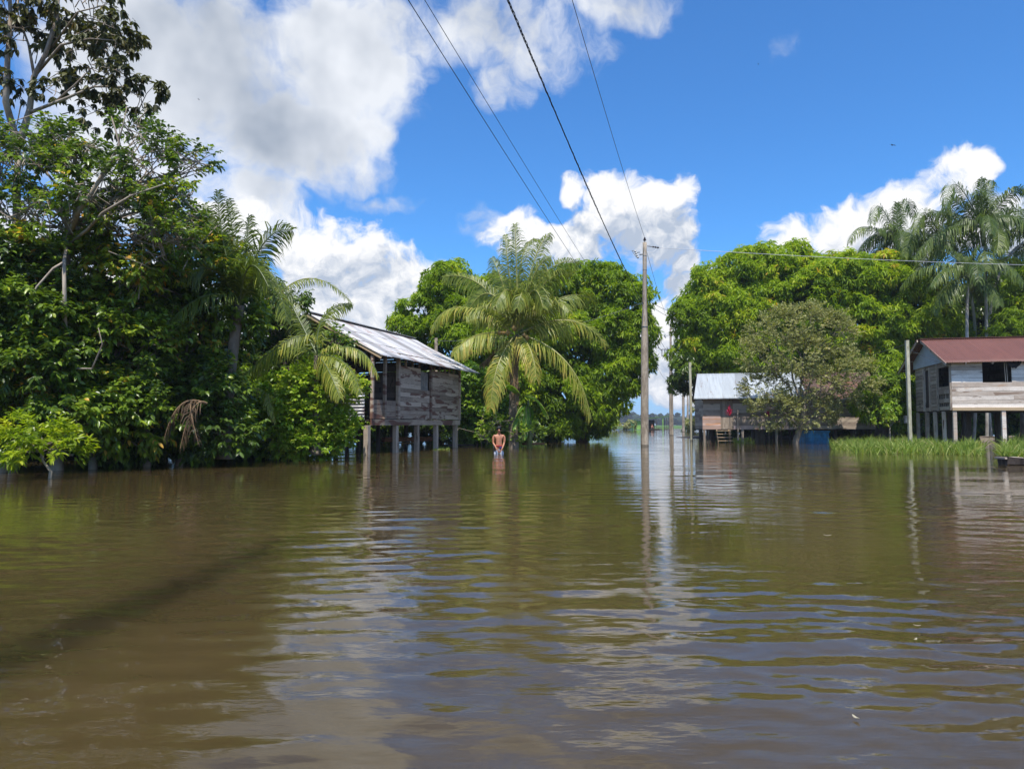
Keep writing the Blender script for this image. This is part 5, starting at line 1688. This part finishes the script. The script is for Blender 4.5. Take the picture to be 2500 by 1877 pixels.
p2, t2_, _ = pole('second concrete pole, with a metal cable rack on its left side', 1639, 68, 801, .20, .10, -2)
mb = MB()
mb.tube([t2_ + Vector((0, 0, z_)) for z_ in (-.05, .1, .12, .2, .24, .32, .4)], [.02, .02, .07, .09, .05, .07, .02], 10)
mb.build('pin_insulator', M['porcelain'], p2, smooth=True)
lp = lambda x_, y_: P(x_, y_, 68) - Vector(p2.location)
mb = MB()
for a, b in (((1616, 852), (1616, 870)), ((1630, 852), (1630, 871)), ((1616, 853), (1636, 853)), ((1616, 869), (1636, 871)), ((1623, 853), (1623, 870)), ((1607, 845), (1607, 850)), ((1607, 848), (1616, 856))):
    mb.bar(lp(*a), lp(*b), .06, .06, up=(0, 1, 0))
mb.build('cable_rack', M['steel'], p2)
mb = MB()
mb.tube([lp(1624, 816), lp(1622, 820), lp(1626, 825)], [.05, .09, .05], 8); mb.bar(lp(1626, 820), lp(1636, 818), .05, .05)
mb.tube([lp(1641, 867), lp(1641, 872)], [.07, .07], 8); mb.tube([lp(1641, 878), lp(1641, 884)], [.07, .07], 8)
mb.build('fuse_cutout', M['grey_pl'], p2)
pole('third concrete pole, its top hidden by the small dark mango tree', 1668, 100, 880, .20, .10)
pole('concrete pole standing just behind the boat, seen only by its long shadow on the water', 0, 0, 0, .20, .10, at=(-2.45, 2.3, 10.1))
pole('fourth and farthest concrete pole, a thin pale line beyond the third', 1679, 132, 925, .20, .10)

def square_post(name, label, px, Y, py_top, w_, mat, dx=0):
    b = water_pt(px, Y); top = P(px + dx, py_top, Y)
    root = empty(name, b); tag(root, label, 'post')
    mb = MB(); mb.bar((0, 0, -.66), (top.x - b[0], 0, top.z), w_, w_, .5, up=(0, 1, 0)); mb.build('shaft', mat, root, bevel=.012)
    mb = MB(); mb.bar((top.x - b[0], 0, top.z), (top.x - b[0], 0, top.z + .02), w_ * 1.02, w_ * 1.02, .5, up=(0, 1, 0)); mb.bar((top.x - b[0], -w_ / 2 - .02, top.z - .3), (top.x - b[0], -w_ / 2 - .02, top.z - .25), .03, .05, .5, up=(0, 1, 0))
    mb.build('cap', mat, root)
    return root
square_post('service_post', 'yellowish square concrete post between the poles and the middle house', 1688, 46.5, 885, .15, M['concrete_y'], -4)
sp2 = square_post('service_post', 'grey square concrete post with a meter box in front of the red roofed house', 2221, 31.2, 832, .135, M['concrete_y'], -7)
mb = MB(); c_ = P(2212, 1024, 31.3) - Vector(sp2.location); mb.box(c_, (.12, .16, .34), None, .5); mb.build('meter_box', M['steel'], sp2, bevel=.01)
square_post('service_post', 'short grey concrete post sticking up behind the tin roof of the left house', 1065, 36.5, 826, .15, M['concrete'])


# ------------------------------------------------------------------ wires
def cable(label, a, b, sag, r, mat, twist=0, name='power_cable', n=60, k=5):
    a, b = Vector(a), Vector(b)
    pts = [a.lerp(b, i / n) - Vector((0, 0, 4 * sag * (i / n) * (1 - i / n))) for i in range(n + 1)]
    o_ = a.copy()
    mb = MB()
    if twist:
        N_ = int((b - a).length / .045)
        L = (b - a).length
        sx = (b - a).normalized().cross(Vector((0, 0, 1))).normalized(); uz = Vector((0, 0, 1))
        for s_ in range(3):
            pp = []
            for i in range(N_ + 1):
                t = i / N_
                p_ = a.lerp(b, t) - Vector((0, 0, 4 * sag * t * (1 - t)))
                an = 2 * math.pi * (t * L / twist + s_ / 3.0 + .35 * math.sin(t * 23))
                w_ = r * (1.15 + .5 * math.sin(t * 31 + s_))
                pp.append(p_ + (sx * math.cos(an) + uz * math.sin(an)) * w_ - o_)
            mb.tube(pp, r, 4, caps=False)
    else:
        mb.tube([p_ - o_ for p_ in pts], r, k)
    o = mb.build(name, mat, None, smooth=True)
    o.location = o_
    tag(o, label, 'cable')
    return o
top1 = P(1574, 581, 35.4)
cable('thin single wire running down to the insulator on top of the nearest pole', (-1.95, 2.8, 10.9), top1, .35, .0085, M['grey_wire'])
cable('thick twisted black cable crossing the sky toward the nearest pole', (-1.72, 2.8, 7.1), P(1571, 742, 35.2), .42, .0078, M['black'], twist=.6)
def ext(a, b, Y):
    a, b = Vector(a), Vector(b); return a + (b - a) * ((Y - a.y) / (b.y - a.y))
A0, A1 = P(1003, 0, 15.3), P(1416, 656, 43.6)
cable('leftmost thin cable crossing the sky and passing behind the coconut palm', ext(A0, A1, 2.8), A1 + (A1 - A0) * .05, .12, .011, M['black'])
B0, B1 = P(1043, 0, 15.3), P(1437, 652, 43)
cable('second thin cable from the left, nearly parallel to the leftmost one', ext(B0, B1, 2.8), B1 + (B1 - B0) * .05, .12, .0085, M['black'])
cable('pale bare wire stretched almost level from the nearest pole to the right picture edge', P(1609, 605, 35.4), P(2620, 650, 41), .12, .012, M['white_wire'])
cable('thin grey service wire from the nearest pole past the palm crown to the short post', P(1571, 738, 35.3), P(1066, 832, 36.4), .55, .010, M['grey_wire'])
cable('upper of two dark wires from the nearest pole into the mango tree on its right', P(1576, 730, 35.4), P(1700, 768, 49), .3, .011, M['black'])
cable('lower of two dark wires from the nearest pole into the mango tree on its right', P(1576, 737, 35.4), P(1690, 786, 49), .3, .011, M['black'])
cable('top wire between the nearest and the second pole', P(1575, 600, 35.4), P(1637, 798, 68), .35, .010, M['grey_wire'])
cable('thick dark cable between the nearest pole and the rack of the second pole', P(1573, 752, 35.4), P(1617, 856, 68), .5, .022, M['black'])
cable('thinner dark cable just above the thick one, ending on the second pole', P(1573, 745, 35.4), P(1634, 862, 68), .35, .014, M['black'])
cable('slack low wire hanging in a curve between the nearest and the second pole', P(1574, 806, 35.4), P(1636, 925, 68), .9, .009, M['grey_wire'])
cable('dark wire from the second pole into the right mango tree', P(1640, 868, 68), P(1700, 888, 52), .2, .014, M['black'])
cable('wire leading on from the second to the third pole', P(1637, 803, 68), P(1668, 882, 100), .5, .012, M['grey_wire'])
cable('slack cable leading on from the rack of the second to the third pole', P(1640, 884, 68), P(1668, 918, 100), .5, .02, M['black'])
cable('short wire from the grey square post into the mango tree on its left', P(2214, 838, 31.2), P(2062, 862, 42), .25, .009, M['grey_wire'])
cable('wire from the grey square post under the gable of the red roofed house', P(2216, 850, 31.2), Vector((20.65, 33.3, 3.9)), .12, .008, M['grey_wire'])


# ------------------------------------------------------------------ canoes
def canoe(label, loc, rz, L, w_, h, mat):
    root = empty('canoe', loc, rz)
    tag(root, label, 'boat')
    mb = MB()
    n = 16
    V = []; Fc = []
    for i in range(n + 1):
        t = i / n
        hw = w_ / 2 * (math.sin(math.pi * (.12 + .80 * t)) ** .5)
        sh = h * (.8 + .5 * (2 * t - 1) ** 4)
        for (yy, zz) in ((-1, sh), (-.85, 0), (0, -.12), (.85, 0), (1, sh), (.9, sh), (.72, .03), (0, -.06), (-.72, .03), (-.9, sh)):
            V.append(((t - .5) * L, yy * hw, zz))
    for i in range(n):
        for j in range(10):
            a = i * 10 + j; b = i * 10 + (j + 1) % 10
            Fc.append((a, b, b + 10, a + 10))
    Fc.append(tuple(range(5))); Fc.append(tuple(range(n * 10, n * 10 + 5))[::-1])
    mb.add(V, Fc, .4)
    mb.build('hull', mat, root)
    mb = MB()
    for t in (-.3, .0, .28): mb.box((t * L, 0, h * .78), (.22, w_ * .8, .03), None, .6)
    mb.box((-.46 * L, 0, h * 1.0), (.5, w_ * .55, .05), None, .6)
    mb.build('thwarts', M['wood_v'], root)
    return root
canoe('dark flat wooden canoe whose blunt end enters the picture at the right edge', (15.55, 19.3, .02), R(-4), 4.4, .8, .16, M['wood_dark'])
canoe('tiny dark canoe moored at the far green house', water_pt(1592, 132, .05), 0, 2.6, .6, .2, M['wood_dark'])


# ------------------------------------------------------------------ people
def skin_body(name, joints, edges, parent, mat, sub=2):
    me = bpy.data.meshes.new(name)
    bm = bmesh.new()
    vs = {}
    lay = bm.verts.layers.skin.verify()
    for k, (co, r_) in joints.items():
        v = bm.verts.new(co); vs[k] = v
        rr = r_ if isinstance(r_, tuple) else (r_, r_)
        v[lay].radius = rr
        v[lay].use_root = (k == 'pelvis')
    for a, b in edges:
        bm.edges.new((vs[a], vs[b]))
    bm.to_mesh(me); bm.free()
    me.materials.append(mat)
    o = bpy.data.objects.new(name, me)
    COL.objects.link(o)
    o.parent = parent
    m_ = o.modifiers.new('skin', 'SKIN'); m_.use_smooth_shade = True; m_.branch_smoothing = .6
    s_ = o.modifiers.new('sub', 'SUBSURF'); s_.levels = sub; s_.render_levels = sub
    return o


def man():
    root = empty('person', water_pt(1218, 26.5), R(6))
    root.location.z = -.66
    tag(root, 'shirtless man in pale shorts wading thigh deep before the coconut palm, hands joined low', 'person')
    J = {'pelvis': ((0, 0, .90), (.135, .10)), 'belly': ((0, -.02, 1.02), (.140, .120)), 'rib': ((0, -.01, 1.15), (.145, .105)), 'chest': ((0, -.015, 1.27), (.165, .115)),
         'collar': ((0, .005, 1.37), (.085, .07)), 'neck': ((0, -.01, 1.435), (.052, .055)), 'skull': ((0, -.03, 1.52), (.078, .092)), 'crown': ((0, -.02, 1.605), (.070, .080)),
         'chin': ((0, -.085, 1.462), (.032, .024)), 'nose': ((0, -.128, 1.512), (.012, .012))}
    E = [('pelvis', 'belly'), ('belly', 'rib'), ('rib', 'chest'), ('chest', 'collar'), ('collar', 'neck'), ('neck', 'skull'), ('skull', 'crown'), ('skull', 'chin'), ('skull', 'nose')]
    for s, n in ((-1, 'a'), (1, 'b')):
        J.update({'sh' + n: ((s * .165, .0, 1.335), (.062, .06)), 'ua' + n: ((s * .205, .0, 1.27), (.053, .053)), 'bi' + n: ((s * .212, -.005, 1.17), (.047, .047)), 'el' + n: ((s * (.210 if s < 0 else .192), -.02, 1.05), (.038, .038)),
                  'fa' + n: ((s * .15, -.115, .95), (.037, .037)), 'wr' + n: ((s * .105, -.18, .845), (.026, .022)), 'pa' + n: ((s * .06, -.20, .795), (.034, .018)),
                  'hip' + n: ((s * .085, 0, .80), (.088, .092)), 'th' + n: ((s * .095, -.01, .62), (.074, .078)), 'kn' + n: ((s * .10, -.015, .46), (.054, .056)), 'ca' + n: ((s * .10, .015, .33), (.052, .055)),
                  'an' + n: ((s * .10, .02, .09), (.034, .036)), 'toe' + n: ((s * .12, -.12, .03), (.036, .024))})
        E += [('chest', 'sh' + n), ('sh' + n, 'ua' + n), ('ua' + n, 'bi' + n), ('bi' + n, 'el' + n), ('el' + n, 'fa' + n), ('fa' + n, 'wr' + n), ('wr' + n, 'pa' + n),
              ('pelvis', 'hip' + n), ('hip' + n, 'th' + n), ('th' + n, 'kn' + n), ('kn' + n, 'ca' + n), ('ca' + n, 'an' + n), ('an' + n, 'toe' + n)]
        for f in range(4):
            bx = s * (.075 - f * .016); L = (.052, .060, .056, .045)[f]
            J['f%d%s1' % (f, n)] = ((bx - s * .012, -.222 - .004 * f, .765 - .004 * f), .0095)
            J['f%d%s2' % (f, n)] = ((bx - s * .032, -.222 - .004 * f, .765 - L * .7), .0085)
            J['f%d%s3' % (f, n)] = ((bx - s * .045, -.205, .765 - L), .007)
            E += [('pa' + n, 'f%d%s1' % (f, n)), ('f%d%s1' % (f, n), 'f%d%s2' % (f, n)), ('f%d%s2' % (f, n), 'f%d%s3' % (f, n))]
        J['t%s1' % n] = ((s * .050, -.235, .815), .011); J['t%s2' % n] = ((s * .022, -.245, .790), .0085)
        E += [('pa' + n, 't%s1' % n), ('t%s1' % n, 't%s2' % n)]
    skin_body('body', J, E, root, M['skin'])
    # hair cap, ears, eyes
    mb = MB()
    V = []; Fc = []
    for i in range(9):
        ph = i / 8 * 1.75
        for j in range(16):
            a = 2 * math.pi * j / 16
            front = max(0, -math.sin(a))
            p_ = ph * (1 - .40 * front)
            rr = 1 + random.uniform(-.03, .05)
            V.append((.088 * math.sin(p_) * math.cos(a) * rr, -.022 + .102 * math.sin(p_) * math.sin(a) * rr, 1.55 + .120 * math.cos(p_) * rr))
    for i in range(8):
        for j in range(16):
            a = i * 16 + j; b = i * 16 + (j + 1) % 16
            Fc.append((a, b, b + 16, a + 16))
    mb.add(V, Fc)
    solid(mb.build('hair', M['hair'], root, smooth=True), .01)
    for s in (-1, 1):
        mb = MB(); mb.tube([(s * .074, -.015, 1.545), (s * .082, -.01, 1.53), (s * .080, -.015, 1.49)], [.010, .014, .008], 8); mb.build('ear', M['skin'], root, smooth=True)
        mb = MB(); mb.tube([(s * .038, -.108, 1.535), (s * .028, -.116, 1.536), (s * .018, -.110, 1.535)], [.003, .007, .003], 6); mb.build('eye', M['black'], root, smooth=True)
        mb = MB(); mb.tube([(s * .045, -.104, 1.552), (s * .030, -.114, 1.557), (s * .014, -.114, 1.553)], [.003, .005, .003], 6); mb.build('eyebrow', M['hair'], root, smooth=True)
    mb = MB(); mb.tube([(-.022, -.106, 1.483), (0, -.116, 1.481), (.022, -.106, 1.483)], [.003, .005, .003], 6); mb.build('mouth', M['trim_red'], root, smooth=True)
    # shorts
    JS = {'pelvis': ((0, 0, .88), (.150, .118)), 'waist': ((0, -.005, .945), (.142, .112))}
    ES = [('pelvis', 'waist')]
    for s, n in ((-1, 'a'), (1, 'b')):
        JS.update({'h' + n: ((s * .090, 0, .80), (.105, .108)), 't' + n: ((s * .105, -.01, .62), (.098, .10)), 'e' + n: ((s * .11, -.012, .52), (.10, .10))})
        ES += [('pelvis', 'h' + n), ('h' + n, 't' + n), ('t' + n, 'e' + n)]
    sh = skin_body('shorts', JS, ES, root, M['shorts'])
    def band(name, z0, z1, a0, a1, mat, rx, ry):
        mb = MB(); V = []; Fc = []
        for i in range(21):
            a = a0 + (a1 - a0) * i / 20
            for z_ in (z0, z1):
                V.append((rx * math.cos(a), ry * math.sin(a), z_))
        for i in range(20): Fc.append((2 * i, 2 * i + 2, 2 * i + 3, 2 * i + 1))
        mb.add(V, Fc); solid(mb.build(name, mat, sh, smooth=True), .008)
    band('waistband', .925, .975, 0, 2 * math.pi, M['trim_red'], .152, .122)
    band('dark_side_panel', .83, .925, -1.5, -.5, M['trim_blue'], .166, .134)
man()

root = empty('person', water_pt(1591, 134)); root.location.z = .2
tag(root, 'tiny far person crouching before the dark doorway of the green house', 'person')
Js = {'pelvis': ((0, 0, .18), .14), 'chest': ((.05, -.1, .50), (.16, .11)), 'neck': ((.06, -.12, .66), .06), 'head': ((.06, -.14, .76), .09), 'top': ((.06, -.14, .86), .08),
      'ka': ((-.12, -.42, .42), .07), 'kb': ((.18, -.42, .42), .07), 'fa': ((-.12, -.38, .02), .045), 'fb': ((.20, -.38, .02), .045), 'ea': ((-.16, -.2, .36), .04), 'eb': ((.28, -.2, .34), .04), 'ha': ((-.1, -.44, .44), .035), 'hb': ((.22, -.44, .44), .035)}
skin_body('body', Js, [('pelvis', 'chest'), ('chest', 'neck'), ('neck', 'head'), ('head', 'top'), ('pelvis', 'ka'), ('pelvis', 'kb'), ('ka', 'fa'), ('kb', 'fb'), ('chest', 'ea'), ('chest', 'eb'), ('ea', 'ha'), ('eb', 'hb')], root, M['skin'], 1)

# ------------------------------------------------------------------ birds
def bird(label, px, py, Y, span, rz, bank):
    root = empty('bird', P(px, py, Y)); root.rotation_euler = (bank, 0, rz)
    tag(root, label, 'bird', 'birds high in the sky')
    mb = MB()
    s = span
    mb.tube([(0, -.22 * s, 0), (0, -.14 * s, .01 * s), (0, 0, 0), (0, .12 * s, 0), (0, .2 * s, 0)], [.01 * s, .04 * s, .055 * s, .03 * s, .01 * s], 8)
    for sg in (-1, 1):
        V = [(0, -.08 * s, .02 * s), (0, .08 * s, .02 * s), (sg * .25 * s, -.12 * s, .09 * s), (sg * .25 * s, .06 * s, .08 * s), (sg * .5 * s, -.02 * s, .02 * s), (sg * .48 * s, .04 * s, .02 * s)]
        mb.add(V + [(x_, y_, z_ - .012 * s) for x_, y_, z_ in V], [(0, 2, 3, 1), (2, 4, 5, 3), (6, 7, 9, 8), (8, 9, 11, 10), (0, 6, 8, 2), (2, 8, 10, 4), (1, 3, 9, 7), (3, 5, 11, 9), (4, 10, 11, 5)])
    mb.add([(-.06 * s, .26 * s, 0), (.06 * s, .26 * s, 0), (0, .12 * s, .01 * s), (0, .14 * s, -.015 * s)], [(0, 1, 2), (0, 3, 1), (0, 2, 3), (1, 3, 2)])
    mb.build('body', M['feather'], root)
bird('largest bird, gliding in the blue sky above the slender palms', 2179, 355, 110, 1.3, .4, .3)
bird('tiny dark bird high in the blue sky below the small wisp of cloud', 1851, 157, 170, .9, 1.2, .8)
bird('tiny dark bird against the big grey cloud on the left', 485, 243, 170, 1.0, 1.5, 1.2)

# small leaves floating on the water
for i, (px, py, lab) in enumerate(((2222, 1521, 'upper of two curled pale leaves floating close together on the near water'), (2217, 1554, 'lower of two curled pale leaves floating close together on the near water'),
                                   (2069, 1738, 'lone curled leaf floating nearest the bottom of the picture'), (2012, 1307, 'tiny pale leaf floating on the open olive-brown water'))):
    Yd = CAM_Z * F / (py - 1035)
    mb = MB(); V = []; Fc = []
    for k in range(9):
        t = k / 8 * 2 - 1
        hw = .014 * (1 - t * t) ** .7 + .0008
        for e in (-1, 0, 1):
            V.append((t * .045, e * hw, .008 + .012 * t * t + .006 * e * e))
    for k in range(8):
        for e in range(2):
            q_ = k * 3 + e; Fc.append((q_, q_ + 3, q_ + 4, q_ + 1))
    mb.add(V, Fc, .6)
    o = solid(mb.build('floating_leaf', M['dead_pale'], None, smooth=True), .002)
    o.location = ((px - 1250) / F * Yd, Yd, .004); o.rotation_euler = (0, 0, i * 1.1 - .4); o.scale = (.4, .4, .4) if i < 3 else (.8, .8, .8)
    tag(o, lab, 'leaf', 'leaves floating on the water')

# ------------------------------------------------------------------ the damp air
mb = MB()
mb.box((0, 0, 11.5), (16600, 16600, 26.4), None, .5)
hm = bpy.data.materials.new('humid_air')
hm.use_nodes = True
hm.node_tree.nodes.clear()
hq = NT(hm.node_tree)
pv = hq.n('ShaderNodeVolumePrincipled')
pv.inputs['Color'].default_value = (.80, .88, 1.0, 1)
pv.inputs['Density'].default_value = 0.00032
pv.inputs['Anisotropy'].default_value = 0.0
ho = hq.n('ShaderNodeOutputMaterial')
hq.lk(pv.outputs[0], ho.inputs['Volume'])
hz_o = mb.build('haze', hm)
tag(hz_o, 'thin pale humid air over the flood', 'haze', kind='stuff')
sc.cycles.volume_bounces = 0
